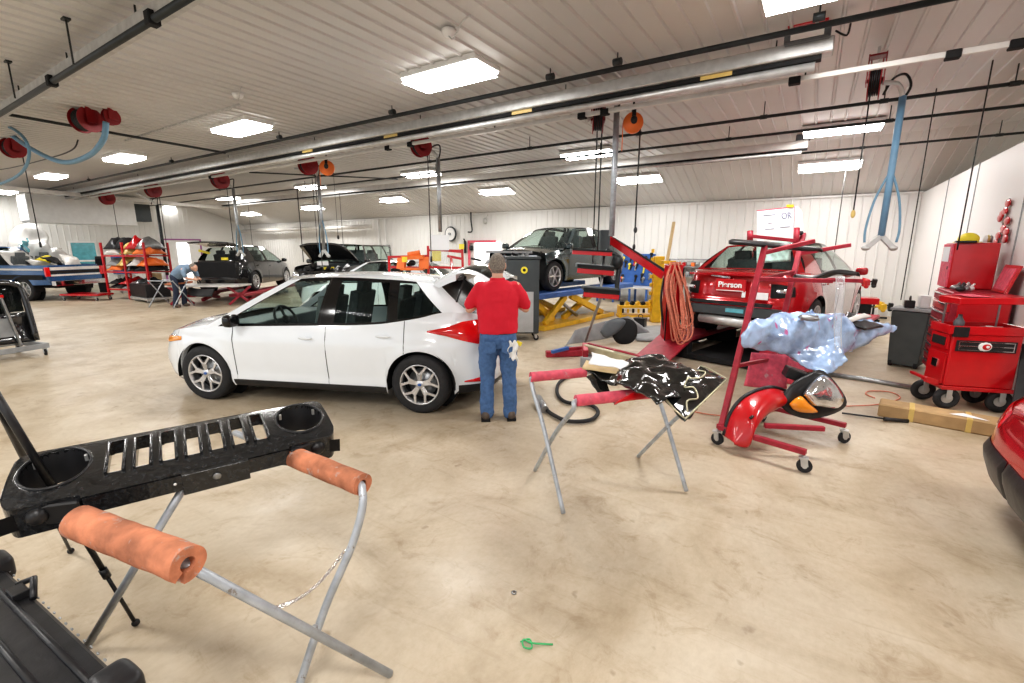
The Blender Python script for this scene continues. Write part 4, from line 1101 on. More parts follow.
# blue wrapped bundle
def mk_bluefilm():
    m = M['bluefilm']; nt = m.node_tree; b = nt.nodes['Principled BSDF']; src = b.inputs['Base Color'].links[0].from_socket
    v = nt.nodes.new('ShaderNodeTexNoise'); v.inputs['Scale'].default_value = 7; v.inputs['Detail'].default_value = 1
    tc = nt.nodes.new('ShaderNodeTexCoord'); mp = nt.nodes.new('ShaderNodeMapping'); mp.inputs['Scale'].default_value = (1,2.4,.8); mp.inputs['Rotation'].default_value = (0,.6,.4); nt.links.new(tc.outputs['Object'], mp.inputs[0]); nt.links.new(mp.outputs[0], v.inputs['Vector'])
    r = nt.nodes.new('ShaderNodeValToRGB'); r.color_ramp.elements[0].position = .67; r.color_ramp.elements[1].position = .72
    mx = nt.nodes.new('ShaderNodeMix'); mx.data_type = 'RGBA'; mx.inputs[7].default_value = (.55,.16,.36,1)
    nt.links.new(v.outputs['Fac'], r.inputs[0]); nt.links.new(r.outputs[0], mx.inputs[0]); nt.links.new(src, mx.inputs[6]); nt.links.new(mx.outputs[2], b.inputs['Base Color'])
mk_bluefilm()
bb = empty('wrapped_bumper', (0,0,0), 0, 'car part bundled in crinkled blue and pink printed film on the lower rack arms', 'car part')
cl = [(744,337,7,D1+.1),(760,333,17,D1+.1),(785,334,22,D1+.15),(808,337,25,D1+.2),(830,338,25,D1+.3),(850,336,19,D1+.4),(872,332,11,D1+.55),(896,329,2,D1+.7)]
CLP = spline([atd(x,y,D) for x,y,h,D in cl], 6)
def bundle(u, v):
    i = min(int(u*(len(CLP)-1)), len(CLP)-2); t = u*(len(CLP)-1)-i; p = CLP[i].lerp(CLP[i+1], t); k = u*(len(cl)-1); j = min(int(k), len(cl)-2); h = cl[j][2]+(cl[j+1][2]-cl[j][2])*(k-j); h *= .0094
    a = 2*pi*v; q = p+V((0,0,1))*sin(a)*h*(1.0 if sin(a) > 0 else .95)+V((e2.x,e2.y,0))*cos(a)*max(.05,min(.24,h*1.5))
    n = V((noise.noise(q*5), noise.noise(q*5+V((7,0,0))), noise.noise(q*5+V((0,7,0)))))*.045*min(1,h/.08)
    return q+n+V((noise.noise(q*16),noise.noise(q*16+V((5,5,5))),noise.noise(q*16+V((2,0,9)))))*.022
m = MB().use('bluefilm'); m.grid(bundle, 70, 44); m.build('film_wrap', None, bb)
m = MB().use('bluefilm'); D = D1+.05; sheet(m, [atd(782,352,D+.1), atd(822,377,D), atd(846,362,D+.1), atd(838,335,D+.15)], 18, 18, 0, .03, 7); sheet(m, [atd(805,322,D+.2), atd(800,314,D+.2), atd(812,310,D+.2), atd(822,318,D+.2)], 12, 12, 0, .03, 9); m.build('film_tail', None, bb, solid=.01)
m = MB().use('steel'); m.ell(atd(809,318,D1+.0), (.09,.05,.03), 14, 8, rot=(0,.1,.3)); m.bar(atd(800,319,D1), atd(818,317,D1), .02, .03); thing('steel_bracket', m, None, 'dull metal bracket resting on top of the blue wrapped bundle', 'car part')
m = MB().use('black_plastic'); sheet(m, [atd(843,321,D1+.35), atd(866,329,D1+.3), atd(884,326,D1+.5), atd(848,311,D1+.6)], 14, 10, .02, .008, 6); m.use('primer_white'); sheet(m, [atd(846,319,D1+.32), atd(852,322,D1+.32), atd(872,316,D1+.5), atd(864,313,D1+.55)], 8, 6, .03, 0)
thing('black_lamp_shell', m, None, 'black car part with a pale rim lying at the right end of the blue bundle', 'car part').modifiers.new('s','SOLIDIFY').thickness = .02
# red liner board hanging under it
m = MB().use('redtape'); sheet(m, [atd(744,386,D4-.1), atd(787,389,D4-.1), atd(788,355,D4-.05), atd(752,352,D4-.05)], 16, 12, 0, .01, 5); sheet(m, [atd(783,372,D4-.1), atd(812,372,D4+.05), atd(812,355,D4+.05), atd(783,353,D4)], 8, 8, 0, .01)
thing('red_liner_sheet', m, None, 'mottled dull red sheet standing in the rack below the blue bundle', 'panel').modifiers.new('s','SOLIDIFY').thickness = .012
# red bumper corner
rb = empty('red_bumper_corner', (0,0,0), 0, 'glossy red bumper end cap standing on the lower left of the rack', 'car part')
Db = D1-.05
topE = spline([atd(x,y,d) for x,y,d in ((724,436,Db),(730,415,Db-.02),(741,400,Db-.02),(757,391,Db+.02),(772,388,Db+.1),(786,392,Db+.2))], 5)
botE = spline([atd(x,y,d) for x,y,d in ((734,444,Db-.12),(748,447,Db-.18),(755,430,Db-.20),(764,417,Db-.1),(774,410,Db),(784,405,Db+.12))], 5)
def rbf(u, v):
    i = min(int(u*(len(topE)-1)), len(topE)-2); t = u*(len(topE)-1)-i; a = topE[i].lerp(topE[i+1],t); b = botE[i].lerp(botE[i+1],t); q = a.lerp(b, v); return q-cf*.07*sin(pi*v)**.7
m = MB().use('red'); m.grid(rbf, 34, 14); m.build('skin', None, rb, solid=.012)
m = MB().use('black_plastic'); m.tube([rbf(u/20,.0)+V((0,0,.008)) for u in range(21)], .018, 8); m.tube([rbf(.35,.45)-cf*.02, rbf(.4,.47)-cf*.03], .012, 8); m.build('edge_seal', None, rb)
# head lamp
hl = empty('head_lamp_unit', (0,0,0), 0, 'loose chrome and amber head lamp unit lying on the base of the rack', 'lamp')
m = MB().use('black_plastic'); dome(m, [(779,404),(790,385),(806,375),(824,371),(846,398),(840,411),(812,419),(790,414)], D1+.02, .03); m.bar(atd(783,398,D1+.05), atd(812,376,D1+.1), .05, .07); m.box(atd(795,374,D1+.15), (.18,.14,.10), (0,.3,.3)); m.build('housing', None, hl)
m = MB().use('clearlens'); dome(m, [(803,394),(812,382),(823,375),(835,383),(844,398),(838,408),(822,407),(812,405)], D1-.04, .075); m.build('lens', None, hl)
m = MB().use('amber'); dome(m, [(789,404),(800,396),(810,404),(818,412),(805,413),(794,410)], D1-.05, .05); m.build('turn_lens', None, hl)

# cords and hoses on the floor at right
m = MB().use('steel'); m.tube([atz(828,374,.03), atz(870,380,.03), atz(915,388,.03)], .032, 10); thing('grey_floor_pipe', m, None, 'grey round tube lying on the floor between the rack and the tool cart', 'tube')
m = MB().use('black_plastic'); m.tube([atz(842,413,.02), atz(873,417,.025), atz(886,419,.03)], .010, 8); m.tube([atz(884,419,.03), atz(908,421,.02)], .02, 8); thing('black_prop_rod', m, None, 'thin black rod lying on the floor in front of the cardboard box', 'rod')
m = MB().use('orange_hose'); m.tube(spline([atz(x,y,.012) for x,y in ((690,411),(715,415),(745,416),(800,407),(850,406),(880,404),(900,398),(890,392),(870,391),(866,394),(875,398))],6), .007, 6); thing('floor_cord', m, None, 'thin orange cord running over the floor past the rack', 'cord')

# ---- long cardboard box
bx_ = empty('cardboard_box', (0,0,0), 0, 'long low brown cardboard carton with paper on top in front of the tool cart', 'box')
a, b = atz(877,416,0), atz(1012,441,0); d = (b-a).normalized(); n = V((-d.y,d.x,0)); L = (b-a).length
bx_.matrix_world = frame3(a, d, n)
m = MB().use('card'); m.box((L/2,.13,.07),(L,.26,.14)); m.build('carton', None, bx_)
for k_ in (.27,.70): MB().use('tape').box((L*k_,.13,.0715),(.045,.264,.143)).build('tape', None, bx_)
m = MB().use('paper'); v = [m.vert(p) for p in ((L*.55,.05,.146),(L*.84,.03,.146),(L*.66,.16,.148))]; m.face(v); m.build('shipping_paper', None, bx_)

# ---- red tool cart
tc = empty('tool_cart', (0,0,0), 0, 'bright red tool cart with raised lid, grille badge plate and large rubber wheels', 'tool cart')
tx = V((.95,.31,0)).normalized(); ty = V((-.31,.95,0)); p0 = V((1.37,6.72,0))
tc.matrix_world = frame3(p0, tx, ty); W_, D_ = .62, .36
zb_, zt_ = .27, .86
m = MB().use('red'); m.box((W_/2,D_/2,(zb_+zt_)/2),(W_,D_,zt_-zb_)); m.build('chest', None, tc)
m = MB().use('red'); 
for (c_, s_) in (((W_/2+.02,0.0,zt_+.04),(W_+.14,.02,.09)),((W_/2,D_,zt_+.04),(W_+.04,.02,.09)),((-.02,D_/2,zt_+.04),(.02,D_,.09)),((W_+.02,D_/2,zt_+.04),(.02,D_,.09)),((W_/2,D_/2,zt_+.005),(W_+.04,D_,.012))): m.box(c_, s_)
m.build('top_tray', None, tc)
ld = MB().use('red'); ld.box((W_/2+.0,D_/2-.02,1.22),(W_+.02,D_,.075),(R(0),R(-2),0)); ld.use('redtape').box((W_/2-.12,D_/2-.02,1.262),(.2,.3,.004)); ld.build('lid', None, tc)  # thin pinkish patch on top paints a reflection onto the red lid
for x_ in (.06,W_-.06): MB().use('steel').bar((x_,D_-.03,zt_),(x_,D_-.03,1.2),.015).build('lid_stay', None, tc)
pl = MB().use('black_plastic'); pl.box((W_*.49,-.006,zt_-.13),(W_*.86,.01,.12)); o = pl.build('badge_plate', None, tc)
m = MB().use('chrome')
for zz in (zt_-.175, zt_-.085, zt_-.13): m.box((W_*.49,-.013,zz),(W_*.80,.006,.006))
for xx in (W_*.10,W_*.88): m.box((xx,-.013,zt_-.13),(.006,.006,.09))
m.build('badge_bars', None, o)
m = MB().use('white'); m.tube([(W_*.47-.075,-.014,zt_-.13),(W_*.47+.075,-.014,zt_-.13)], .002, 4)
m.ell((W_*.47,-.014,zt_-.13),(.062,.006,.05)); m.use('red').ell((W_*.47+.012,-.018,zt_-.132),(.04,.006,.032)); m.use('white').ell((W_*.47+.02,-.022,zt_-.13),(.018,.005,.014)); m.build('round_badge', None, o)
for k in range(2):
    m = MB().use('red'); m.box((-.012,D_/2,zt_-.10-.27*k if k == 0 else zt_-.40),(.02,D_-.06,.16 if k == 0 else .34)); dr_ = m.build('drawer', None, tc)
    m = MB().use('dark' if k == 0 else 'chrome'); m.box((-.026,D_/2,zt_-.10 if k == 0 else zt_-.36),(.012,.22 if k == 0 else .10,.09)); m.build('drawer_handle', None, dr_)
m = MB().use('black_plastic'); m.box((.06,-.004,zt_-.0+.02),(.14,.02,.11)); m.build('corner_pad', None, tc)
m = MB().use('red'); m.box((W_/2,D_/2,zb_-.02),(W_+.04,D_+.04,.04)); m.bar((-.03,.05,zb_+.02),(-.17,.02,zb_+.06),.03,.06); m.bar((-.17,0,zb_+.07),(-.17,.3,zb_+.07),.03); m.build('base', None, tc)
for (x_,y_) in ((.06,.03),(W_-.08,.03),(.0,D_-.02),(W_-.12,D_-.02)):
    w_ = MB().use('rubber'); w_.torus((x_,y_,.125), .088, .036, 'y', 24, 10); w_.use('galv').tube([(x_,y_-.02,.125),(x_,y_+.02,.125)], .055, 14)
    w_.bar((x_,y_-.045,.125),(x_,y_-.04,zb_-.03),.05,.012); w_.bar((x_,y_+.045,.125),(x_,y_+.04,zb_-.03),.05,.012); w_.build('wheel', None, tc)
# small stuff on it
def oncart(x, y, z): return p0+tx*x+ty*y+V((0,0,z))
m = MB().use('grey_plastic'); m.lathe([(.001,0),(.045,.0),(.047,.10),(.02,.15),(.018,.18),(.001,.18)], oncart(.12,.16,zt_+.012), n=18); thing('spray_bottle', m, None, 'grey squat bottle standing in the open tray of the red tool cart', 'bottle')
for k,(x_,y_,c_,lab) in enumerate(((.26,.17,'black_plastic','black socket case'),(.38,.22,'steel','steel air ratchet'),(.50,.15,'black_plastic','black grinder body'),(.48,.27,'white','white rag bundle'))):
    m = MB().use(c_); p = oncart(x_,y_,zt_+.035); m.ell(p, (.07,.04,.026), 14, 8, rot=(0,0,k*.7)); m.tube([p, p+V((.1,.02,.01))], .014, 8); thing('hand_tool', m, None, lab+' lying in the open tray of the red tool cart', 'tool')

# ---- roller cabinet with tall locker behind the tool cart
rc_ = empty('roller_cabinet', (1.50,7.78,0), 0, 'dark red roller tool cabinet with silver drawer fronts against the right wall', 'cabinet')
m = MB().use('red_dull'); m.box((.28,.45,.68),(.54,.9,1.1)); m.build('carcass', None, rc_)
for k in range(9):
    z0 = .2+.118*k; d = MB().use('red' if k%2 else 'red_dull').box((-.0,.45,z0),(.03,.84,.104)).build('drawer', None, rc_)
    MB().use('chrome').box((-.02,.45,z0+.035),(.018,.82,.022)).build('drawer_handle', None, d)
m = MB().use('red'); m.box((.3,-.012,.95),(.46,.02,.45)); m.build('side_panel', None, rc_)
for a_ in (.08,.46):
    for b_ in (.08,.82): caster(rc_, (a_,b_,0), .05, .03)
m = MB().use('red'); m.box((.50,.2,1.40),(.03,.5,.34),(0,R(14),0)); m.use('redtape').box((.485,.2,1.40),(.02,.42,.27),(0,R(14),0)); m.build('raised_lid', None, rc_)
lk = empty('steel_locker', (1.56,8.40,1.235), 0, 'tall red steel locker with a pale paper on its front', 'locker')
m = MB().use('red'); m.box((.22,.28,.30),(.44,.52,.60)); m.build('carcass', None, lk)
m = MB().use('redtape'); m.box((-.008,.28,.30),(.02,.49,.57)); d = m.build('door', None, lk); MB().use('black_plastic').box((-.02,.1,.27),(.01,.02,.04)).build('latch', None, d); MB().use('paper').box((-.021,.3,.45),(.004,.36,.2)).build('paper_notice', None, d)
m = MB().use('yellow_pl'); m.ell((1.72,8.62,1.885), (.11,.13,.085), 18, 10); m.lathe([(.1,0),(.15,.0),(.15,.008),(.1,.012)], (1.72,8.6,1.84), n=24); thing('yellow_hard_hat', m, None, 'yellow hard hat on top of the tall red locker', 'helmet')
m = MB().use('black_plastic'); m.box((1.66,8.42,1.85),(.2,.1,.025)); thing('black_tray', m, None, 'flat black tray at the front edge of the locker top', 'tray')
for k, c_ in enumerate(('white','tape','steel')): m = MB().use(c_); p = V((1.86+.04*k,8.5+.07*k,1.84)); m.lathe([(.001,0),(.022,0),(.022,.07),(.009,.09),(.001,.1)], p, n=12); thing('spray_can', m, None, ('white','pale yellow','grey')[k]+' spray can on top of the red locker beside the yellow hat', 'can')
for k in range(6):
    p = V((1.58+.06*(k%3),7.84+.09*k,1.235)); m = MB().use(('black_plastic','steel','white','steel','grey_plastic','white')[k]); m.ell(p+V((0,0,.035)), (.05,.04,.035), 12, 8); m.tube([p+V((0,0,.04)), p+V((.05,.05,.09))], .012, 8)
    thing('hand_tool', m, None, ('black impact gun','steel torch head','white tape roll','steel clamp','grey sander','white cloth')[k]+' on top of the dark red roller cabinet', 'tool')
# bin
bn = empty('rubbish_bin', (1.36,9.02,0), R(-20), 'dark grey upright plastic rubbish bin with a rim at the right wall', 'bin')
m = MB().use('can'); m.box((0,0,.44),(.36,.36,.82),None,1.22); m.build('body', None, bn); m = MB().use('primer'); m.box((0,0,.875),(.47,.47,.035)); m.build('rim', None, bn)
for s in (-1,1):
    m = MB().use('rubber'); m.tube([(s*.13,-.15,.05),(s*.17,-.15,.05)], .05, 14); m.build('wheel', None, bn)
m = MB().use('black_plastic'); m.box((1.28,8.95,.95),(.12,.1,.11)); m.torus((1.28,8.95,1.02), .05, .008, 'x', 14, 6); thing('black_pail', m, None, 'small black pail standing on the rim of the grey bin', 'pail')
m = MB().use('white'); m.box((1.46,9.08,.98),(.12,.2,.17)); m.box((1.46,9.08,1.07),(.125,.205,.01)); thing('white_carton', m, None, 'white carton standing on the grey bin below the extinguisher', 'box')
ex = empty('fire_extinguisher', (XR-.10,9.95,1.05), 0, 'red fire extinguisher hanging on the right wall above the grey bin', 'fire extinguisher')
m = MB().use('red'); m.lathe([(.001,0),(.075,.0),(.082,.02),(.082,.36),(.06,.42),(.03,.45),(.001,.45)], n=24); m.build('cylinder', None, ex); m = MB().use('black_plastic'); m.tube([(0,0,.44),(0,0,.5)],.02,10); m.bar((0,0,.5),(-.1,-.05,.54),.02,.03); m.tube(spline([(0,0,.48),(.03,-.08,.42),(.02,-.11,.25),(0,-.1,.12)],5),.012,8); m.build('valve', None, ex); MB().use('paper').lathe([(.0835,.14),(.0835,.29)], n=24).build('label_sticker', None, ex)
# black mat leaning on the wall and red pads on the wall
m = MB().use('black_plastic'); a, b = atz(1017,420,0.02), atd(1034,345,dof(atz(1017,420,0))+.12); m.bar(a+V((-.02,-.05,0)),b+V((-.05,-.05,0)),.10,.05); thing('black_seat_cushion', m, None, 'long black padded board leaning against the wall behind the red tool cart', 'board')
rp = empty('buffing_pads', (XR-.03, 0, 0), 0, 'string of round red pads hanging on the right wall', 'pads')
for k,(x,y) in enumerate(((1008,203),(1005,211),(1000,218),(1007,221),(1003,229),(998,236),(1005,239),(995,243),(1002,214),(1006,232))):
    p = atx(x,y,XR-.03); MB().use('red').ell((0,p.y,p.z), (.018,.10,.055), 14, 8).build('pad', None, rp)
m = MB().use('steel'); m.tube([(0,atx(1010,198,XR-.03).y,atx(1010,198,XR-.03).z),(0,atx(998,243,XR-.03).y,atx(998,243,XR-.03).z)], .008, 6); m.build('wire', None, rp)
# bench stands by the back wall
def wstand(px, yb, label, col, top):
    p = atz(px, yb, 0); t = empty('parts_display_stand', p, 0, label, 'stand')
    h = 1.77-(top-248)*dof(p)/470.0
    m = MB().use('black_pipe'); m.tube([(0,0,.02),(0,0,h)], .025, 8); m.bar((-.3,0,.02),(.3,0,.02),.05); m.bar((0,-.3,.02),(0,.3,.02),.05); m.build('pole', None, t)
    for k in range(6):
        a = pi*k/3; m = MB().use(col if k%2 else 'black_plastic'); m.tube([(.03*cos(a),.03*sin(a),h-.1),(.30*cos(a),.30*sin(a),h-.03)], .02, 8); m.box((.33*cos(a),.33*sin(a),h-.05),(.10,.10,.14),(.2,.1,a)); m.ell((.33*cos(a),.33*sin(a),h-.14),(.05,.05,.05)); m.build('clamp_arm', None, t)
wstand(872,318,'black pole stand with yellow clamps by the back wall','yellow',303)
wstand(851,322,'black pole stand with red clamps beside the silver side of the red car','red',279)
wl = MB(); p = atz(845,322,0); wl.use('dark').box((p.x,p.y,.28),(.9,.4,.5)); wl.use('red').box((p.x+.1,p.y,.55),(.95,.45,.14)); thing('red_bench', wl, None, 'low red bench at the back wall behind the parts rack', 'bench')
# ------------------------------------------------------ cars in the back
def side_profile(): pass
SIDE = [(.15,.10),(.24,.03),(.35,.02),(.5,.008),(.7,.0),(.8,.01),(.95,.045),(1.1,.09)]
END = [(.15,.18),(.25,.06),(.42,.0),(.6,.03),(.75,.09),(.85,.2),(1.05,.35)]
REND = [(.15,.16),(.25,.05),(.45,.0),(.62,.01),(.66,.05),(.85,.07),(1.0,.10),(1.1,.14)]
def sedan(paint, **k):
    d = dict(paint=paint, rear=-2.35, front=2.3, W=1.82, n=4.4, R=.33, wb=2.74, sill=.22, gap=.05, ww=.21, side=SIDE, end=END, rend=REND,
      top=[(-2.35,1.02),(-1.9,1.06),(-1.4,1.03),(-.8,.98),(.2,.94),(1.0,.92),(1.5,.86),(2.0,.78),(2.3,.70)],
      nodes=[(1.05,.25,'p'),(.9,.12,'g'),(-.25,-.25,'b'),(-.37,-.37,'g'),(-1.15,-1.05,'p'),(-1.6,-1.12,'p')],
      rail_y=[(-1.3,.52),(-.5,.57),(.3,.56)], rail_z=[(-1.3,1.36),(-.8,1.42),(-.3,1.44),(.1,1.42),(.3,1.395)],
      doors=[.86,-.31,-1.25], hood_crown=.07, roof_crown=.035)
    d.update(k); return d

# dark sedan on the scissor lift, its front bumper and lamps taken off
DZ = .82; fw = atz(552,291,DZ); hd = 262.0
sd = place('sedan_car', (0,0), hd, 'dark blue green sedan with its front stripped, raised on the blue and yellow lift', z=DZ)
h = V((cos(R(hd)), sin(R(hd)), 0)); lf = V((-h.y, h.x, 0))
# the wheel seen is the car's own left front wheel
ctr = fw - h*1.37 - lf*.80; sd.location = (ctr.x, ctr.y, DZ)
dc = build_car(sedan('dark_paint', front_cut=1.68, wstyle='s', spokes=6), sd)
m = MB().use('steel')
for k in range(46):
    random.seed(k); x = random.uniform(1.5,2.15); y = random.uniform(-.7,.7); z = random.uniform(.35,.85-.12*(x-1.5)); s = random.uniform(.05,.16)
    m.use(random.choice(['dark','black_plastic','black_plastic','steel','grey_plastic','primer'])); (m.box((x,y,z),(s,s*1.3,s*.8),(random.random(),random.random(),random.random())) if k%3 else m.tube([(x,y,z),(x+.12,y+random.uniform(-.2,.2),z+.05)], .025, 8))
m.build('engine_parts', None, sd)
m = MB().use('steel'); m.box((2.05,0,.55),(.08,1.25,.12)); m.box((1.85,.0,.30),(.1,1.3,.06)); m.box((1.95,.0,.86),(.05,1.35,.05)); m.build('radiator_support', None, sd)
MB().use('blue_paint').grid(lambda u, v: dc.gh(4.02+.95*u, .02+.96*v, 1)+V((0,.006,0)), 8, 8, flip=True).build('blue_quarter_skin', None, sd)
# scissor lift
sc = empty('scissor_lift', (ctr.x, ctr.y, 0), R(hd), 'yellow scissor vehicle lift with blue runways under the dark sedan', 'lift')
for s in (-1,1):
    MB().use('blue').box((.0,s*.78,DZ-.06),(4.3,.52,.12)).build('runway', None, sc)
    for q in (-1,1):
        m = MB().use('yellow'); m.bar((q*.75,s*.78-.1*q,.12),(-q*.75,s*.78-.1*q,DZ-.14),.09,.14); m.build('scissor_arm', None, sc)
        m = MB().use('yellow'); m.bar((1.45+q*.3,s*.78+.1*q,.12),(1.45-q*.5,s*.78+.1*q,DZ-.14),.09,.14); m.build('scissor_arm', None, sc)
    m = MB().use('yellow'); m.box((.4,s*.78,.05),(3.1,.5,.1)); m.build('base_frame', None, sc)
    MB().use('steel').tube([(.3,s*.78,.15),(.9,s*.78,.5)],.04,12).build('ram', None, sc)

# red car on the frame rack
RZ = .36; rw_ = atz(702,328,RZ); hd2 = 76
h = V((cos(R(hd2)), sin(R(hd2)), 0)); lf = V((-h.y, h.x, 0)); ctr2 = rw_ + h*1.37 - lf*.80
rd = place('crossover_car', (ctr2.x, ctr2.y), hd2, 'glossy red car with its rear bumper off on the red frame rack', z=RZ)
rs = build_car(sedan('red_paint', rear=-2.3, W=1.92, rail_z=[(-1.5,1.40),(-1.0,1.47),(-.3,1.49),(.1,1.47),(.3,1.44)], low=[(-2.4,.50),(-1.8,.48),(-1.75,.22),(2.3,.25)],
     nodes=[(1.05,.25,'p'),(.9,.12,'g'),(-.25,-.25,'b'),(-.37,-.37,'g'),(-1.15,-1.05,'p'),(-1.75,-1.3,'p')], glass='glass'), rd)
# its doors are a rosy silver
for o in rd.children:
    if o.name.startswith('door') and not o.name.startswith('door_m'):
        o.data.materials[0] = M['silver_paint']; tag(o, 'rosy silver door')
for s in (1,-1):
    m = MB().use('dark'); rs.patch(m, [(rs.s_of_x(-2.0),.72,.86),(rs.s_of_x(-2.2),.70,.90),(rs.S-.55,.70,.90)], s, .01); m.use('clearlens'); rs.patch(m, [(rs.s_of_x(-2.1),.76,.84),(rs.S-.62,.76,.84)], s, .02, 2); m.build('lamp_opening', None, rd)
m = MB().use('mach'); m.box((-2.28,0,.48),(.12,1.5,.14)); m.use('black_plastic').box((-2.33,.0,.60),(.05,1.2,.05)); m.use('teal').box((-2.345,-.1,.49),(.01,.26,.06)); m.build('bumper_bar', None, rd)
m = MB().use('galv'); m.tube([(-2.25,.45,.33),(-2.3,-.35,.30)], .075, 16); m.tube([(-2.3,-.35,.30),(-1.9,-.5,.28)], .05, 12); m.build('silencer', None, rd)
m = MB().use('red_paint'); m.box((-2.27,0,1.02),(.1,1.3,.03)); m.build('boot_lip', None, rd)
bk = MX(((0,0,-1,0),(-1,0,0,0),(0,1,0,0),(0,0,0,1)))
def rear_text(body, size, y, z, col, x=-2.325): return text(body, size, col, rd, frame3((x,y,z),(0,-1,0),(0,0,1)), 'lettering', .004, .003)
m = MB().use('red'); m.box((-2.325,.0,.865),(.02,.44,.18)); m.use('white').box((-2.336,.0,.785),(.004,.4,.012)); m.build('plate', None, rd)
rear_text('Pierson', .115, .0, .87, 'white_ink', -2.342); rear_text('Ram', .065, .62, .83, 'white_ink', -2.335)
m = MB().use('paper'); m.box((-2.32,-.45,.73),(.01,.17,.10)); m.box((-2.32,-.2,.74),(.01,.05,.09)); m.build('paper_tag', None, rd)
m = MB().use('clearlens'); m.bar((-2.24,.33,1.00),(-2.26,.03,.97),.02,.03); m.build('emblem', None, rd)
# frame rack platform
fr_ = empty('frame_rack', (ctr2.x, ctr2.y, 0), R(hd2), 'low red frame straightening rack with a sloping ramp under the red car', 'vehicle rack')
for s in (1,-1):
    MB().use('red_dull').box((.35,s*.80,RZ-.03),(5.3,.56,.06)).build('runway', None, fr_)
    L_ = .95 if s > 0 else .45; m = MB().use('red_dull'); a_ = [m.vert(p) for p in ((-2.3,s*.80-.28,RZ-.01),(-2.3,s*.80+.28,RZ-.01),(-2.3-L_,s*.80+.28,.02),(-2.3-L_,s*.80-.28,.02))]; m.face(a_); b_ = [m.vert(p) for p in ((-2.3,s*.80-.28,RZ-.05),(-2.3,s*.80+.28,RZ-.05),(-2.3-L_,s*.80+.28,.0),(-2.3-L_,s*.80-.28,.0))]; m.face(b_[::-1])
    for i in range(4): m.face((a_[i],b_[i],b_[(i+1)%4],a_[(i+1)%4]))
    m.build('ramp', None, fr_)
    m = MB().use('dark')
    for x_ in (-2.3,-.5,1.4,3.0): m.box((x_,s*.80,(RZ-.06)/2),(.15,.5,RZ-.07))
    m.box((.3,s*1.06,.14),(5.5,.04,.22)); m.build('side_skirt', None, fr_)
MB().use('dark').box((.3,0,.06),(5.4,1.1,.08)).build('deck_shadow', None, fr_)  # dark slab painting in the shadow below the deck

# pulling tower
tw = empty('pulling_tower', (0,0,0), 0, 'bright red steel pulling tower with a diagonal arm in front of the frame rack', 'tower')
pb = atz(668,355,0); Dt = dof(pb); tp_ = atd(668,264,Dt); m = MB().use('red'); m.box((pb.x,pb.y,tp_.z/2),(.24,.24,tp_.z),(0,0,YAW)); m.build('post', None, tw)
m = MB().use('dark'); sx = V((cos(YAW),sin(YAW),0))
for s in (-1,1): p = pb+sx*.115*s-V((-sin(YAW),cos(YAW),0))*.122; m.box((p.x,p.y,tp_.z/2),(.02,.01,tp_.z-.1),(0,0,YAW))
m.build('slot_lines', None, tw)
a, b = atd(664,276,Dt-.1), atd(609,239,Dt+.35)
MB().use('red').bar(a, b, .10, .12).build('arm', None, tw)
MB().use('black_pipe').bar(atd(665,271,Dt-.1), atd(609,236,Dt+.35), .04, .05).build('rod', None, tw)
m = MB().use('mach'); p = atd(604,241,Dt+.1); m.box(p, (.17,.2,.36),(0,0,YAW)); m.build('motor_box', None, tw)
m = MB().use('yellow'); m.box((atz(678,270,1.35).x if 0 else tp_.x, tp_.y, tp_.z+.03),(.2,.2,.05),(0,0,YAW)); m.use('black_plastic').tube(spline([atd(664,278,Dt-.15), atd(661,300,Dt-.15), atd(664,330,Dt-.12), atd(668,345,Dt-.1)],6), .018, 8); m.build('cap_and_hose', None, tw)
oh = empty('air_hose_coil', (0,0,0), 0, 'thick bundle of orange air hose loops hanging on the red tower', 'hose')
random.seed(3)
m = MB().use('orange_hose')
for k in range(13):
    x0 = 671+random.uniform(-3,5); w = random.uniform(8,20); yb = random.uniform(318,344); dD = Dt-.30-random.uniform(0,.12)
    m.tube(spline([atd(x0+2,262+random.uniform(-1,4),dD), atd(x0-1-w*.1,285,dD-.02), atd(x0+1,310,dD-.03), atd(x0+w*.45,yb,dD-.02), atd(x0+w,yb-8,dD-.02), atd(x0+w*.8,300,dD-.03), atd(x0+8,275,dD-.02), atd(x0+4,262,dD)],6), .014, 7)
m.build('loops', None, oh)
m = MB().use('wood'); m.bar(atd(667,262,Dt+.1), atd(674,222,Dt+.15), .05, .03); thing('wooden_stick', m, None, 'pale wooden stick standing up behind the orange hose coil', 'stick')
m = MB().use('yellow'); p = atz(655,322,0); D_y = dof(p); q = atd(655,256,D_y); m.box((p.x,p.y,q.z/2),(.22,.2,q.z),(0,0,YAW))
for k in range(8): m.box((p.x-.13,p.y-.08,.3+.2*k),(.06,.06,.09))
thing('yellow_post', m, None, 'tall yellow steel post behind the red tower arm', 'post')

# curing lamp: three heater heads on a stand
cu_ = empty('curing_lamp', (0,0,0), 0, 'infrared curing lamp with three stacked black and red heater heads on a pole', 'lamp')
Dl = 6.9
for (x0,y0,x1,y1,hh) in ((571,250,610,252,.06),(576,266,612,269,.15),(582,289,617,292,.17)):
    a, b = atd(x0,y0+2,Dl), atd(x1,y1+2,Dl); m = MB().use('mach'); d = (b-a)
    def hd_(u, v): return a.lerp(b,u)+V((0,0,1))*(hh*.5*cos(pi*v))+(-cf)*.16*sin(pi*v)
    m.grid(hd_, 4, 10); m.bar(a+V((0,0,hh*.3)), b+V((0,0,hh*.3)), .2, .05); m.build('heater_head', None, cu_)
    m = MB().use('red'); m.bar(a-V((0,0,hh*.38))-cf*.14, b-V((0,0,hh*.38))-cf*.14, .03, .07); m.build('red_lip', None, cu_)
    m = MB().use('dark'); m.bar(a-cf*.17+V((0,0,hh*.05)), b-cf*.17+V((0,0,hh*.05)), .01, hh*.3); m.build('tube_slot', None, cu_)
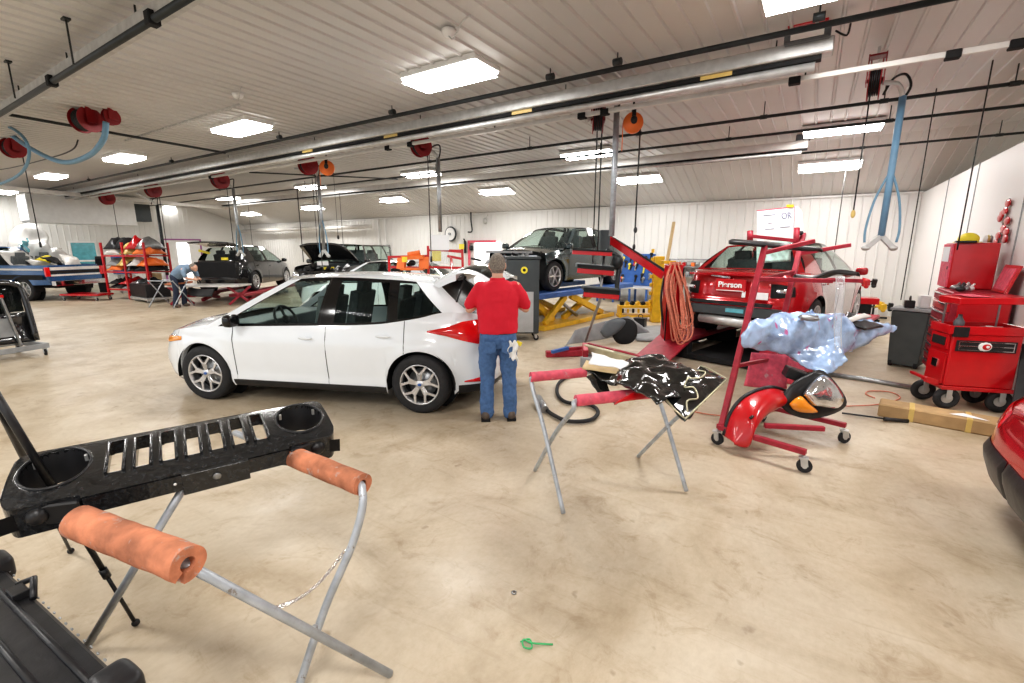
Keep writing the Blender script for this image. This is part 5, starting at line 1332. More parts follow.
m = MB().use('steel'); pb = atz(583,349,.05); m.tube([pb, atd(600,300,Dl-.1), atd(604,255,Dl+.05)], .022, 10); m.build('pole', None, cu_)
m = MB().use('black_pipe'); m.tube(spline([atd(606,250,Dl+.1), atd(619,258,Dl+.12), atd(618,275,Dl+.12), atd(616,298,Dl+.12)],5), .035, 8); m.ell(atd(617,262,Dl+.1), (.09,.09,.12)); m.build('swing_arm', None, cu_)
m = MB().use('steel'); m.bar(pb+V((-.35,0,0)), pb+V((.35,0.1,0)), .05); m.bar(pb+V((0,-.3,0)), pb+V((.05,.35,0)), .05); m.build('base', None, cu_)

# charcoal machine cabinet
mc = empty('charging_machine', atz(526,341,0), YAW+R(2), 'tall charcoal machine cabinet with a grey front and round yellow badge behind the man', 'machine')
dm_ = dof(mc.location); W_ = .62; 
m = MB().use('mach'); m.box((-.06,.28,.85),(W_,.5,1.42)); m.build('casing', None, mc)
m = MB().use('white'); m.mats[0] = mat('light_grey_front', (.42,.43,.44), .4); m.box((-.10,.02,.56),(W_-.14,.03,.78)); m.build('front_panel', None, mc)
m = MB().use('yellow_pl'); m.tube([(-.04,.03,1.36),(-.04,.015,1.36)], .065, 20); m.use('dark').tube([(-.04,.015,1.36),(-.04,.01,1.36)], .03, 14); m.build('round_badge', None, mc)
m = MB().use('black_plastic'); m.box((-.02,.0,.72),(.03,.02,.07)); m.build('lock', None, mc)
m = MB().use('mach'); m.box((-.06,.28,1.59),(W_+.04,.54,.05)); m.use('chrome').box((.12,.1,1.62),(.16,.12,.02)); m.build('lid', None, mc)
for x_ in (-.3,.2): 
    for y_ in (.08,.48): caster(mc, (x_,y_,0), .055, .02)

# white car half hidden behind the hatchback
wc = place('sedan_car', (-9.2,8.3), 196, 'white sedan partly hidden behind the roof of the white hatchback')
build_car(sedan('white_paint'), wc)

# black hatchback with open tail on a low lift
HZ = .32
p = atz(252,292,HZ)
hb = place('hatchback_car', (p.x-.45+cos(R(127))*1.3+cos(R(217))*.8, p.y+.35+sin(R(127))*1.3+sin(R(217))*.8), 127, 'black hatchback with its tail open, up on a red lift at the far left', z=HZ)
bh = build_car(sedan('black_paint', rear=-2.1, front=2.1, wb=2.6, rail_z=[(-1.5,1.42),(-1.0,1.50),(-.3,1.52),(.1,1.49),(.3,1.46)], nodes=[(1.1,.25,'p'),(.95,.12,'g'),(-.25,-.25,'b'),(-.37,-.37,'g'),(-1.15,-1.10,'p'),(-1.85,-1.4,'p')], open_rear=True, no_deck=True, wstyle='s', spokes=9), hb)
m = MB().use('dark'); m.box((-1.75,0,.75),(.7,1.3,.5)); m.build('boot_well', None, hb)
m = MB().use('black_paint'); m.grid(lambda u, v: V((-1.42-.95*v, (2*u-1)*(.56+.05*v), 1.50+.22*v-.12*v*v+.03*(1-(2*u-1)**2))), 10, 8, flip=True); m.build('tailgate', None, hb, solid=.05)
m = MB().use('yellow_pl'); m.box((-1.6,.55,1.32),(.12,.32,.07),(.3,0,.2)); m.box((-1.95,-.25,1.1),(.05,.2,.09)); m.build('yellow_tape', None, hb)
lf_ = empty('vehicle_lift', (hb.location.x, hb.location.y, 0), R(127), 'low red and grey vehicle lift carrying the black hatchback', 'lift')
for s in (-1,1):
    MB().use('red_dull').box((-.2,s*.75,HZ-.05),(4.6,.45,.09)).build('runway', None, lf_)
    for q in (-1,1): MB().use('red_dull').bar((-1.2+q*.5,s*.75,.05),(-1.2-q*.5,s*.75,HZ-.1),.1,.1).build('scissor_arm', None, lf_)
    for q in (-1,1): MB().use('steel').bar((1.0+q*.5,s*.75,.05),(1.0-q*.5,s*.75,HZ-.1),.1,.1).build('scissor_arm', None, lf_)

# black off roader with its bonnet up
SZ = .12
sv = place('off_road_car', (0,0), 250, 'black off roader with its bonnet raised in front of the back wall')
fr_p, re_p = atd(316,272,13.6), atd(366,262,17.0); hv = (fr_p-re_p); hv.z = 0; hv.normalize(); hd3 = math.degrees(math.atan2(hv.y, hv.x)); cpos = fr_p-hv*2.2; sv.location = (cpos.x, cpos.y, SZ); print('suv', cpos, hd3)
sv.rotation_euler = (0,0,R(hd3))
SUV = sedan('black_paint', rear=-2.3, front=2.25, W=1.88, R=.38, n=5.5, sill=.35, top=[(-2.3,1.18),(0,1.16),(1.0,1.14),(1.9,1.08),(2.25,.98)], side=[(.3,.06),(.4,.0),(1.0,0),(1.2,.05)], end=[(.3,.1),(.5,0),(.9,.02),(1.1,.1)], rend=[(.3,.1),(.5,0),(1.2,.03)],
   nodes=[(.85,.35,'p'),(.72,.25,'g'),(-.25,-.25,'b'),(-.37,-.37,'g'),(-1.2,-1.2,'b'),(-1.3,-1.3,'g'),(-2.1,-2.02,'p'),(-2.2,-2.1,'p')], rail_y=[(-2.2,.66),(.4,.64)], rail_z=[(-2.2,1.74),(.4,1.74)], doors=[.82,-.3,-1.25], no_hood=True, low=[(-2.3,.45),(2.3,.42)])
so = build_car(SUV, sv)
m = MB().use('black_paint'); m.grid(lambda u, v: V((.95+.85*v, (2*u-1)*(.78-.1*v*v), 1.20+.62*v-.12*v*v+.08*(1-(2*u-1)**4))), 12, 10); m.build('raised_bonnet', None, sv, solid=.05)
m = MB()
for k in range(40):
    random.seed(50+k); m.use(random.choice(['dark','black_plastic','steel','paper','grey_plastic','dark'])); s = random.uniform(.06,.16); m.box((random.uniform(1.0,2.1),random.uniform(-.7,.7),random.uniform(.95,1.1)),(s,s*1.4,s*.7),(random.random(),random.random(),0))
m.use('yellow_pl').box((1.9,.25,1.05),(.08,.3,.08)); m.build('engine_parts', None, sv)
m = MB().use('paper'); m.box((2.05,.15,1.20),(.02,.35,.12)); m.build('paper_notice', None, sv)
m = MB().use('black_plastic')
for k in range(7): m.box((2.27,-.3+.1*k,.78),(.03,.05,.3))
m.build('grille', None, sv)
for s in (-1,1): MB().use('clearlens').ell((2.24,s*.62,.85),(.05,.11,.11)).build('head_lamp', None, sv)

# blue pickup
pk = place('pickup_truck', (0,0), 0, 'dark blue and white pickup truck piled with parts in its bed at the left edge', 'pickup truck')
PK = sedan('blue_paint', rear=-2.7, front=3.0, W=1.95, wb=3.4, R=.38, n=9, sill=.42, gap=.07, ww=.24, side=[(.3,.05),(.45,.0),(1.15,0),(1.3,.04)], end=[(.3,.1),(.5,0),(1.2,.05)], rend=[(.3,.05),(.5,0),(1.3,.0)],
   top=[(-2.7,1.20),(2.0,1.20),(3.0,1.12)], nodes=[(2.0,1.45,'p'),(1.87,1.35,'g'),(.75,.8,'p'),(.35,.45,'p')], rail_y=[(.3,.72),(1.5,.70)], rail_z=[(.3,1.78),(1.5,1.78)], doors=[1.9,.75], rear_glass='darkglass', no_deck=True, low=[(-2.7,.55),(3.0,.45)], wstyle='s', spokes=8)
rearR = atz(104,303,.0); rl = atz(52,306,0.0)
tg = ((atd(52,290,15.6)+atd(104,287,17.0))/2); az = math.degrees(math.atan2((atd(104,287,17.0)-atd(52,290,15.6)).y, (atd(104,287,17.0)-atd(52,290,15.6)).x))
hdp = az+90+11
h = V((cos(R(hdp)), sin(R(hdp)), 0)); print('pickup heading', hdp, tg)
cpk = tg + h*2.7
pk.location = (cpk.x, cpk.y, 0); pk.rotation_euler = (0,0,R(hdp))
pc = build_car(PK, pk)
m = MB().use('primer_white'); m.box((-2.71,0,1.08),(.02,1.6,.10)); m.box((-2.71,0,.86),(.02,1.6,.06)); m.use('dark').box((-2.705,0,.96),(.02,1.6,.10)); m.use('blue_paint').box((-2.69,0,.75),(.04,1.7,.16)); m.build('tailgate_stripes', None, pk)
for s in (-1,1):
    MB().use('redlens').box((-2.69,s*.88,.98),(.06,.14,.30)).build('tail_lamp', None, pk)
    MB().use('primer_white').box((-.9,s*.978,1.06),(3.5,.012,.06)).build('side_stripe', None, pk)
    MB().use('dark').box((-.9,s*.978,.80),(3.4,.012,.16)).build('lower_stripe', None, pk)
MB().use('chrome').box((-2.82,0,.60),(.16,1.7,.16)).build('rear_bumper', None, pk)
m = MB().use('dark'); m.box((-1.5,0,1.0),(2.3,1.75,.06)); m.build('bed_floor', None, pk)
# load in the bed
Lb = [('loose_bonnet','primer_white','large off white bonnet panel standing in the truck bed',(-.75,.1,1.20),(1.2,1.4),(0,-.9,.3)),
      ('loose_car_wing','primer_white','pale curved panel leaning in the truck bed behind the cab',(-1.35,-.2,1.15),(.9,1.2),(0,-.5,.1)),
      ('yellow_car_part','yellow_pl','yellow plastic part lying on the load of the blue pickup',(-1.7,.1,1.34),(.5,.5),(0,-.2,.3)),
      ('wheel_liner','black_plastic','black wheel liner on top of the load near the tailgate',(-2.2,.3,1.3),(.5,.6),(.4,-.4,.3)),
      ('loose_fender','primer_white','white fender standing up at the tailgate of the blue pickup',(-2.45,-.1,1.33),(.5,.7),(.2,-.9,0))]
MW = MX.Translation(pk.location) @ MX.Rotation(R(hdp), 4, 'Z')
for nm, mt, lab, c_, sz, rt in Lb:
    m = MB().use(mt); m.T = MW @ MX.Translation(c_) @ Euler(rt).to_matrix().to_4x4()
    m.grid(lambda u, v: V(((u-.5)*sz[0], (v-.5)*sz[1]*(1-.3*u), .18*sin(pi*u)*sin(pi*v)+.03*noise.noise(V((u*4,v*4,sz[0]))))), 14, 12); o = thing(nm, m, None, lab, 'car part'); o.modifiers.new('s','SOLIDIFY').thickness = .03
# cart of car doors at the left edge
dcx = empty('door_cart', (0,0,0), 0, 'low grey dolly on small wheels holding used car doors at the left edge', 'cart')
a, b = atz(52,354,.0), atz(-30,368,.0); d = (b-a).normalized(); n = V((-d.y, d.x, 0)); n = n if n.dot(V((-1,1,0))) > 0 else -n
m = MB().use('primer'); m.bar(a+V((0,0,.16))+d*.02, b+V((0,0,.16)), .05, .08); m.bar(a+n*.8+V((0,0,.16)), b+n*.8+V((0,0,.16)), .05, .08); m.bar(a+V((0,0,.16))+d*.04, a+n*.8+V((0,0,.16))+d*.04, .05, .08); m.bar(a+d*.9+V((0,0,.16)), a+n*.8+V((0,0,.16))+d*.9, .05, .08); m.build('deck', None, dcx)
for q in (a+d*.08, a+n*.75+d*.08, b-d*.1, b+n*.75-d*.1): caster(dcx, q, .05, .02)
for q,hh in ((a+d*.32+n*.1,1.0),(a+d*.62+n*.1,1.0)):
    m = MB().use('steel'); m.bar(q+V((0,0,.2)), q+V((0,0,hh))+d*.12, .05,.03); m.build('post', None, dcx)
for k in range(3):
    dd_ = empty('car_door', (0,0,0), 0, ['black car door with a light window standing at the front of the dolly','dark car door in the middle of the dolly','dark car door at the back of the dolly by the left edge'][k], 'car part')
    o_ = a+d*(.1+.18*k)+n*(.12+.2*k)+V((0,0,.21)); ax_ = (d*.9+n*.1).normalized()
    fr2 = frame3(o_, ax_, V((0,0,1))+n*.12)
    def T(p): return fr2 @ V(p)
    m = MB().use('black_paint'); m.T = fr2
    out = [(.0,.05),(.02,.85),(.1,.98),(.3,1.02),(1.0,1.02),(1.05,.5),(1.0,.02)]
    P = spline([V((x,y,0)) for x,y in out], 5); m.tube(P, .03, 8); m.grid(lambda u, v: V((.02+1.0*u, .03+.5*v, .04*sin(pi*v))), 6, 6); m.build('door_frame', None, dd_, solid=.03)
    m = MB().use('darkglass'); m.T = fr2; m.grid(lambda u, v: V((.06+.92*u, .54+.44*v, .0)), 4, 4); m.build('door_glass', None, dd_, solid=.006)
    m = MB().use('redlens' if k < 2 else 'steel'); m.T = fr2; m.box((.35+.2*k,.80,-.05),(.16,.05,.02)); m.build('inner_trim', None, dd_); m = MB().use('primer'); m.T = fr2; m.box((.5,.3,-.05),(.5,.3,.02)); m.build('inner_panel', None, dd_)

# red rear corner of a car at the right edge
rc2 = place('sedan_car', (0,0), 0, 'corner of a glossy red car with a black lower bumper at the right edge')
hd4 = 180.0
h = V((cos(R(hd4)), sin(R(hd4)), 0)); lf = V((-h.y, h.x, 0)); cor = atd(990,452,2.75)
cc = V((3.36,3.78,0)); rc2.location = (cc.x, cc.y, 0); rc2.rotation_euler = (0,0,R(hd4))
build_car(sedan('red_paint', rear=-2.2, front=2.25), rc2)
rcc = Car(sedan('red_paint', rear=-2.2, front=2.25))
m = MB().use('black_plastic'); rcc.patch(m, [(.01,.2,.5),(rcc.s_of_x(2.1),.22,.5),(rcc.s_of_x(1.85),.25,.42)], 1, .02); rcc.patch(m, [(.01,.2,.5),(rcc.s_of_x(2.1),.22,.5),(rcc.s_of_x(1.85),.25,.42)], -1, .02); m.build('lower_bumper', None, rc2)
for s in (1,-1): m = MB().use('redlens'); rcc.patch(m, [(rcc.s_of_x(2.24),.60,.72),(rcc.s_of_x(2.1),.6,.78),(rcc.s_of_x(1.75),.7,.78)], s, .01); m.build('lamp', None, rc2)
# --------------------------------------------------- far left work area
# bending worker
wp = atz(182,307,0); Dw = dof(wp)
wk = empty('person', (wp.x, wp.y, 0), R(20), 'worker in a grey blue shirt bending over a work stand at the far left', 'person')
b = MB().use('skin')
for sx in (-1,1):
    limb(b, [(-.05,sx*.10,.90),(.0,sx*.13,.5),(-.06,sx*.15,.09)], [.08,.055,.045]); limb(b, [(-.06,sx*.15,.05),(.09,sx*.16,.035)], [.04,.032])
    limb(b, [(.42,sx*.18,1.14),(.50,sx*.20,.92),(.66,sx*.10,.86)], [.05,.04,.028]); hand(b, (.66,sx*.10,.86), (.9,-sx*.3,-.1), (0,0,1), .6)
limb(b, [(-.05,0,.95),(.18,0,1.10),(.42,0,1.18)], [.13,.13,.11]); limb(b, [(.45,0,1.19),(.56,0,1.22)], [.055,.05])
b.ell((.64,0,1.20), (.11,.078,.10)); b.ell((.68,0,1.13), (.05,.05,.05)); b.tube([(.74,0,1.17),(.765,0,1.14)], [.008,.014], 8)
for sx in (-1,1): b.ell((.63,sx*.078,1.20), (.02,.012,.03), 8, 6)
remesh(b.build('body', None, wk), .009, 3)
s_ = MB().use('shirt_blue'); limb(s_, [(-.03,0,.97),(.18,0,1.11),(.42,0,1.17)], [.16,.165,.13])
for sx in (-1,1): limb(s_, [(.42,sx*.13,1.15),(.46,sx*.20,1.05),(.50,sx*.205,.96)], [.08,.07,.06])
remesh(s_.build('shirt', None, wk), .012, 4, .02)
s_ = MB().use(mat('navy_trousers',(.03,.04,.07),.9)); s_.ell((-.06,0,.92), (.15,.18,.13))
for sx in (-1,1): limb(s_, [(-.05,sx*.09,.90),(.01,sx*.13,.5),(-.06,sx*.15,.10)], [.105,.075,.07])
remesh(s_.build('trousers', None, wk), .012, 4, .02)
for sx in (-1,1): MB().use('shoe').ell((.0,sx*.155,.05), (.14,.055,.05)).build('shoe', None, wk)
m = MB().use('hair'); m.ell((.615,0,1.235), (.108,.085,.09)); m.build('hair', None, wk)

def sawhorse(p, rz, label, top=.8, w=.9):
    t = empty('folding_panel_stand', p, rz, label, 'stand')
    for s in (-1,1):
        m = MB().use('tube')
        for q in (-1,1): pass
        m.tube(spline([(-w/2,s*.35,.02),(-w/2,-s*.2,top-.05),(-w/2+.06,-s*.25,top),(w/2-.06,-s*.25,top),(w/2,-s*.2,top-.05),(w/2,s*.35,.02)],4), .016, 8); m.build('leg_frame', None, t)
    return t
p = atz(172,307,0); sawhorse((p.x,p.y,0), R(20), 'small folding work stand under the hands of the bending worker')
m = MB().use('foam'); a = atz(165,288,.82) if 0 else atd(166,284,Dw-.1); b_ = atd(192,282,Dw+.2); m.bar(a,b_,.5,.05); thing('car_trim_piece', m, None, 'pale orange trim piece on the stand of the bending worker', 'car part')
p = atz(152,301,0); m = MB().use('black_plastic'); m.box(p+V((0,0,.38)),(1.3,.7,.42)); m.use('galv').box(p+V((0,0,.12)),(1.35,.75,.08)); 
for s in (-1,1): m.tube([p+V((s*.5,-.3,.05)),p+V((s*.5,.3,.05))],.05,10)
thing('battery_trolley', m, None, 'low black bin on a trolley left of the bending worker', 'trolley')
p = atz(212,305,0); t = empty('low_table', (p.x,p.y,0), R(35), 'low metal table with red crossed legs under the black hatchback', 'table')
MB().use('primer_white').box((0,0,.62),(2.2,.8,.05)).build('tabletop', None, t)
for s in (-1,1):
    for q in (-1,1): MB().use('red_dull').bar((s*.9-.3*q,-.1*q,.03),(s*.9+.3*q,.1*q,.58),.07).build('leg', None, t)
m = MB().use('black_plastic'); p = atd(198,291,dof(p)-.3); m.T = MX.Translation(p); m.grid(lambda u, v: V(((u-.5)*1.6,-.25*cos(pi*(u-.5))+.1*v,.22*(v-.5)+.02*sin(6*u))), 16, 6); o = thing('black_bumper', m, None, 'black plastic car bumper in front of the low red legged table', 'car part'); o.modifiers.new('s','SOLIDIFY').thickness = .04
# door far: blue box
p = atz(171,296,0); m = MB().use('blue'); m.box((p.x-3,p.y-.3,1.1),(.4,.7,.7)); m.use('white').box((p.x-2.79,p.y-.3,1.12),(.01,.4,.3)); m.use('galv').box((p.x-3,p.y-.3,.36),(.3,.5,.72)); thing('blue_wall_unit', m, None, 'blue box unit on a grey plinth beside the purple door frame', 'machine')

# red shelf racks loaded with parts
def rack(px0, px1, yb, D_, label, seed):
    random.seed(seed); a, b = atz(px0, yb, 0), atz(px1, yb+2, 0); b = a+(b-a).normalized()*min((b-a).length, 3.2); d = (b-a).normalized(); n = V((-d.y,d.x,0)); L = (b-a).length
    t = empty('parts_rack', a, math.atan2(d.y,d.x), label, 'rack'); items = []
    for x in (0,L/2,L):
        for y in (0,.8):
            m = MB().use('red'); m.bar((x,y,.02),(x,y,1.95),.06); m.build('upright', None, t)
    for z in (.35,.95,1.5):
        for y in (0,.8): MB().use('red').bar((0,y,z),(L,y,z),.05,.05).build('shelf_rail', None, t)
    return t, a, d, n, L
def fill(t, a, d, n, L, items, zs=(.38,.98,1.53)):
    for k, (mt, lab, nm) in enumerate(items):
        z = zs[k % 3]; f = (k//3+.5)/((len(items)+2)//3); p = a+d*L*f+n*.4+V((0,0,z)); h = .15+.12*((k*37)%3)
        m = MB().use(mt); m.T = MX.Translation(p) @ MX.Rotation(math.atan2(d.y,d.x)+.3*sin(k), 4, 'Z')
        w = L/((len(items)+2)//3)*.88
        m.grid(lambda u, v: V(((u-.5)*w, (v-.5)*.8, .04+h*sin(pi*u)**.6*sin(pi*v)**.6+.22*noise.noise(V((u*3.5,v*3.5,k*1.7)))*sin(pi*u)*sin(pi*v))), 14, 10)
        o = thing(nm, m, None, lab, 'car part', 'loose body parts on the red racks'); o.modifiers.new('s','SOLIDIFY').thickness = .03
r_ = rack(110, 152, 299, 0, 'tall red steel rack crammed with loose car parts at the far left', 1)
fill(*r_, [('black_plastic','black bumper on the bottom shelf of the far red rack','bumper'),('orange','orange panel on the middle shelf of the far red rack','body_panel'),('primer_white','white panel on the top shelf of the far red rack','body_panel'),
  ('primer','grey panel on the bottom shelf of the far red rack','body_panel'),('black_plastic','black trim on the middle shelf of the far red rack','bumper'),('tape','tan panel on the top shelf of the far red rack','body_panel'),
  ('wood','tan board on the bottom shelf at the right end of the far red rack','board'),('dark','dark bumper on the middle shelf at the right end of the far red rack','bumper'),('orange','orange trim on the top shelf at the right end of the far red rack','body_panel')])
fill(*r_, [('dark','small black piece low on the far red rack','small_part'),('primer','small grey piece on the middle shelf of the far red rack','small_part'),('black_plastic','small black piece on the top shelf of the far red rack','small_part'),
  ('red','small red piece low on the far red rack','small_part'),('tape','small tan piece on the middle shelf of the far red rack','small_part'),('dark','second dark piece on the top shelf of the far red rack','small_part'),
  ('steel','small steel piece low on the far red rack','small_part'),('primer_white','small white piece on the middle shelf of the far red rack','small_part'),('red','small red piece on the top shelf of the far red rack','small_part'),
  ('dark','dark box shaped piece low on the far red rack','small_part'),('orange','small orange piece on the middle shelf of the far red rack','small_part'),('steel','small steel piece on the top shelf of the far red rack','small_part')], zs=(.52,1.14,1.70))
p = atz(157,297,0); m = MB().use('wood'); m.box(p+V((0,0,.5)),(.7,.25,.75)); thing('brown_carton', m, None, 'upright tan carton beside the red rack and the bending worker', 'box')
p = atz(106,293,0); m = MB().use('black_plastic'); m.T = MX.Translation(p); m.grid(lambda u, v: V((.22*(v-.5)+.4*u*u-.3*u, .25*(v-.5), .03+1.42*u)), 14, 8); o = thing('standing_bumper', m, None, 'black bumper leaning on end at the left of the far red rack', 'car part'); o.modifiers.new('s','SOLIDIFY').thickness = .05
p = atz(88,300,0); t = empty('red_dolly', (p.x,p.y,0), .5, 'low red wheeled dolly behind the tailgate of the blue pickup', 'dolly')
MB().use('red').box((0,0,.2),(1.4,.6,.06)).build('deck', None, t)
for s in (-1,1):
    for q in (-1,1): caster(t, (s*.6,q*.25,0), .05, .02)

# pile of pale panels beyond the pickup
for k,(x0,y0,x1,y1,dd,mt,lab) in enumerate(((-4,268,62,226,18,'primer_white','large off white hood leaning behind the blue pickup'),(30,262,75,246,18,'primer_white','pale curved bonnet in the pile beyond the pickup bed'),(20,252,30,240,17.5,'teal','small dark green panel sticking out of the pale pile'))):
    a, b = atd(x0,y0,dd), atd(x1,y1,dd+1); m = MB().use(mt); mid = (a+b)/2
    c0 = atd(x0,y0,dd); c1_ = atd(x1,y0,dd+.6); c2_ = atd((x0+x1*2)/3,y1,dd+1); c3_ = atd((x0*2+x1)/3,y1+2,dd+.8)
    sheet(m, [c0,c1_,c2_,c3_], 16, 12, .2, .25, 1.2, seed=k); o = thing('scrap_bonnet', m, None, lab, 'car part'); o.modifiers.new('s','SOLIDIFY').thickness = .05

# red frame stands with a job board, middle of the back
def frame_px(name, lab, bars, D_, mt='red', w=.05, cat='rack'):
    t = empty(name, (0,0,0), 0, lab, cat)
    for (x0,y0,x1,y1) in bars:
        MB().use(mt).bar(atd(x0,y0,D_), atd(x1,y1,D_), w, w).build('bar', None, t)
    return t
Dr = 9.6
def zpx(x, D_, z): # picture row of height z at distance D_ in column x
    lo, hi = 0, 683
    for _ in range(40):
        mid = (lo+hi)/2
        if atd(x, mid, D_).z > z: lo = mid
        else: hi = mid
    return lo
yb = zpx(430, Dr, .03)
t = frame_px('parts_rack', 'bright red open steel rack behind the white hatchback roof', [(428,246,430,yb),(462,246,465,yb),(389,256,391,yb),(428,250,462,251),(428,267,464,268),(447,256,463,259),(451,257,452,270),(389,257,428,256),(391,267,428,268),(440,250,463,252)], Dr)
m = MB().use('orange'); q = [atd(402,258,Dr-.1), atd(424,257,Dr-.1), atd(424,269,Dr-.1), atd(401,269,Dr-.1)]; m.bar(q[0],q[1],.2,.08); m.bar(q[3],q[2],.2,.05); m.bar(q[0],q[3],.2,.06); m.bar(q[1],q[2],.2,.06); m.tube([atd(408,255,Dr),atd(420,253,Dr)],.06,8); m.use('dark').ell(atd(412,263,Dr-.1),(.1,.05,.06)); thing('orange_hoist', m, None, 'orange steel hoist frame on the red rack behind the hatchback', 'hoist')
m = MB().use('paper'); 
def card_(name, mt, x0,y0,x1,y1,D_,lab,cat='paper'):
    m = MB().use(mt); m.box((0,0,0),(.01,.01,.01)); m = MB().use(mt); a,b,c,d_ = atd(x0,y0,D_),atd(x1,y0,D_),atd(x1,y1,D_),atd(x0,y1,D_); i=[m.vert(p) for p in (a,b,c,d_)]; m.face(i); nrm = cf*.02; j=[m.vert(p+nrm) for p in (a,b,c,d_)]; m.face(j[::-1])
    for k in range(4): m.face((i[k],j[k],j[(k+1)%4],i[(k+1)%4]))
    return thing(name, m, None, lab, cat)
card_('job_board','paper',430,235,449,250,Dr-.05,'white job board clipped above the red rack in the middle of the back','sign')
card_('paper_notice','yellow_pl',432,251,441,261,Dr-.06,'yellow paper in a sleeve hanging under the white job board')
card_('plastic_sleeve','clear',431,250,448,264,Dr-.10,'clear sleeve hanging under the white job board')
card_('paper_notice','yellow_pl',459,244,464,249,Dr-.06,'small yellow paper on the post right of the round wall reel')
card_('paper_notice','yellow_pl',402,257,407,262,Dr-.3,'small yellow paper on the orange hoist at the middle back')
# things on the back wall
def wallp(x, y, off=.06): return aty(x, y, YB-off)
w = wallp(451,234); t = empty('wall_reel', w, 0, 'round white wall reel with a dark rim above the red rack', 'reel')
m = MB().use('white'); m.tube([(0,.0,0),(0,-.08,0)], .26, 28); m.build('drum', None, t); m = MB().use('mach'); m.torus((.03,-.05,0), .28, .035, 'y', 30, 8); m.build('rim', None, t); MB().use('steel').tube([(0,-.08,0),(0,-.13,0)], .06, 12).build('hub', None, t)
w = wallp(465,247); m = MB().use('black_plastic'); m.box(w,(.09,.06,.5)); m.tube([w+V((0,0,.25)),w+V((0,-.08,.33))],.03,8); thing('black_wall_hook', m, None, 'long black hook unit on the wall right of the round reel', 'wall fitting')
w = wallp(471,248); m = MB().use('black_plastic'); m.box(w,(.2,.07,.2)); m.ell(w+V((0,-.04,0)),(.08,.03,.08)); thing('black_wall_box', m, None, 'small black box on the wall left of the lit doorway', 'wall fitting')
w = wallp(388,249); m = MB().use('primer'); m.box(w,(.26,.04,.4)); m.use('white').box(w+V((0,-.022,.01)),(.18,.02,.3)); thing('wall_switch_panel', m, None, 'small grey framed panel on the back wall beside the white pipes', 'wall fitting')
m = MB().use('black_pipe'); m.tube(spline([aty(441,190,YB-.9), aty(463,194,YB-.6), aty(470,207,YB-.2), aty(471,221,YB-.08), aty(472,231,YB-.08), aty(468,232,YB-.1)],5), .028, 8); thing('drain_pipe', m, None, 'thin dark pipe bending down the back wall above the man', 'pipe')
m = MB().use('galv'); w = wallp(485,221); m.ell(w,(.1,.08,.13)); m.tube([w,w+V((.15,0,.25))],.015,6); thing('wall_lamp', m, None, 'small grey fitting high on the back wall above the man', 'wall fitting')
# tool boards
tb_ = empty('tool_board', (0,0,0), 0, 'large blue tool board with hanging tools on the wall behind the lift', 'tool board')
a, b = wallp(607,262,.1), wallp(655,262,.1)
MB().use('blue').box(((a.x+b.x)/2, YB-.07, 1.05),(b.x-a.x,.05,1.05)).build('board', None, tb_)
random.seed(11); GR = 'tools on the blue board'
for k in range(26):
    c_ = random.choice(['steel','red','white','black_plastic','yellow_pl','galv','orange']); x = random.uniform(a.x+.15,b.x-.15); z = random.uniform(.65,1.45); m = MB().use(c_)
    s = random.uniform(.07,.14); m.bar((x,YB-.12,z-s),(x+.03,YB-.12,z+s),.03,.05); m.ell((x+.03,YB-.13,z+s),(.06,.03,.05),10,6)
    thing('hanging_tool', m, None, '%s hand tool hanging on the blue tool board behind the lift' % {'steel':'steel','red':'red','white':'white','black_plastic':'black','yellow_pl':'yellow','galv':'pale metal','orange':'orange'}[c_], 'tool', {'steel':'steel','red':'red','white':'white','black_plastic':'black','yellow_pl':'yellow','galv':'pale metal','orange':'orange'}[c_]+' '+GR)
bn_ = empty('work_bench', ((a.x+b.x)/2, YB-.55, 0), 0, 'white topped work bench standing below the blue tool board', 'bench')
MB().use('primer_white').box((0,0,.5),(b.x-a.x+.4,.7,.05)).build('benchtop', None, bn_)
for x in (-1,-.33,.33,1):
    for y in (-.3,.3): MB().use('blue').box((x*(b.x-a.x)/2,y,.24),(.06,.06,.48)).build('leg', None, bn_)
p = atz(637,320,0); t = empty('yellow_clamp_trolley', (p.x,p.y,0), YAW, 'low yellow trolley of clamps and chains on the floor left of the yellow post', 'trolley')
m = MB().use('yellow'); m.box((0,0,.35),(.95,.3,.06)); m.box((0,0,.12),(1.0,.35,.05)); m.build('frame', None, t)
for x in (-.45,.45): MB().use('yellow').box((x,0,.22),(.06,.3,.3)).build('leg', None, t)
random.seed(5)
for k in range(7): m = MB().use('yellow' if k%2 else 'dark'); m.box((-.4+.13*k,0,.42),(.08,.14,.10),(0,.3*k,0)); m.bar((-.4+.13*k,-.12,.2),(-.4+.13*k,-.12,.3),.05); m.build('clamp', None, t)
p = wallp(697,268); t = empty('parts_shelf', (p.x-.2, YB-.35, 0), 0, 'grey wall shelf of small parts between the hose coil and the red car', 'shelf')
for z in (.9,1.2,1.42): MB().use('primer').box((0,0,z),(1.3,.4,.03)).build('shelf_board', None, t)
for x in (-.62,.62): MB().use('primer').box((x,0,.72),(.04,.4,1.44)).build('side_post', None, t)
for k in range(9): m = MB().use(('blue','yellow_pl','white','red','primer','orange','blue','white','black_plastic')[k]); m.box((p.x-.2-.5+.13*k, YB-.4, (1.27 if k%2 else .98)+.0),(.10,.2,.12)); thing('parts_bin', m, None, ('blue','yellow','white','red','grey','orange','second blue','second white','black')[k]+' small box on the grey wall shelf behind the red car', 'box')
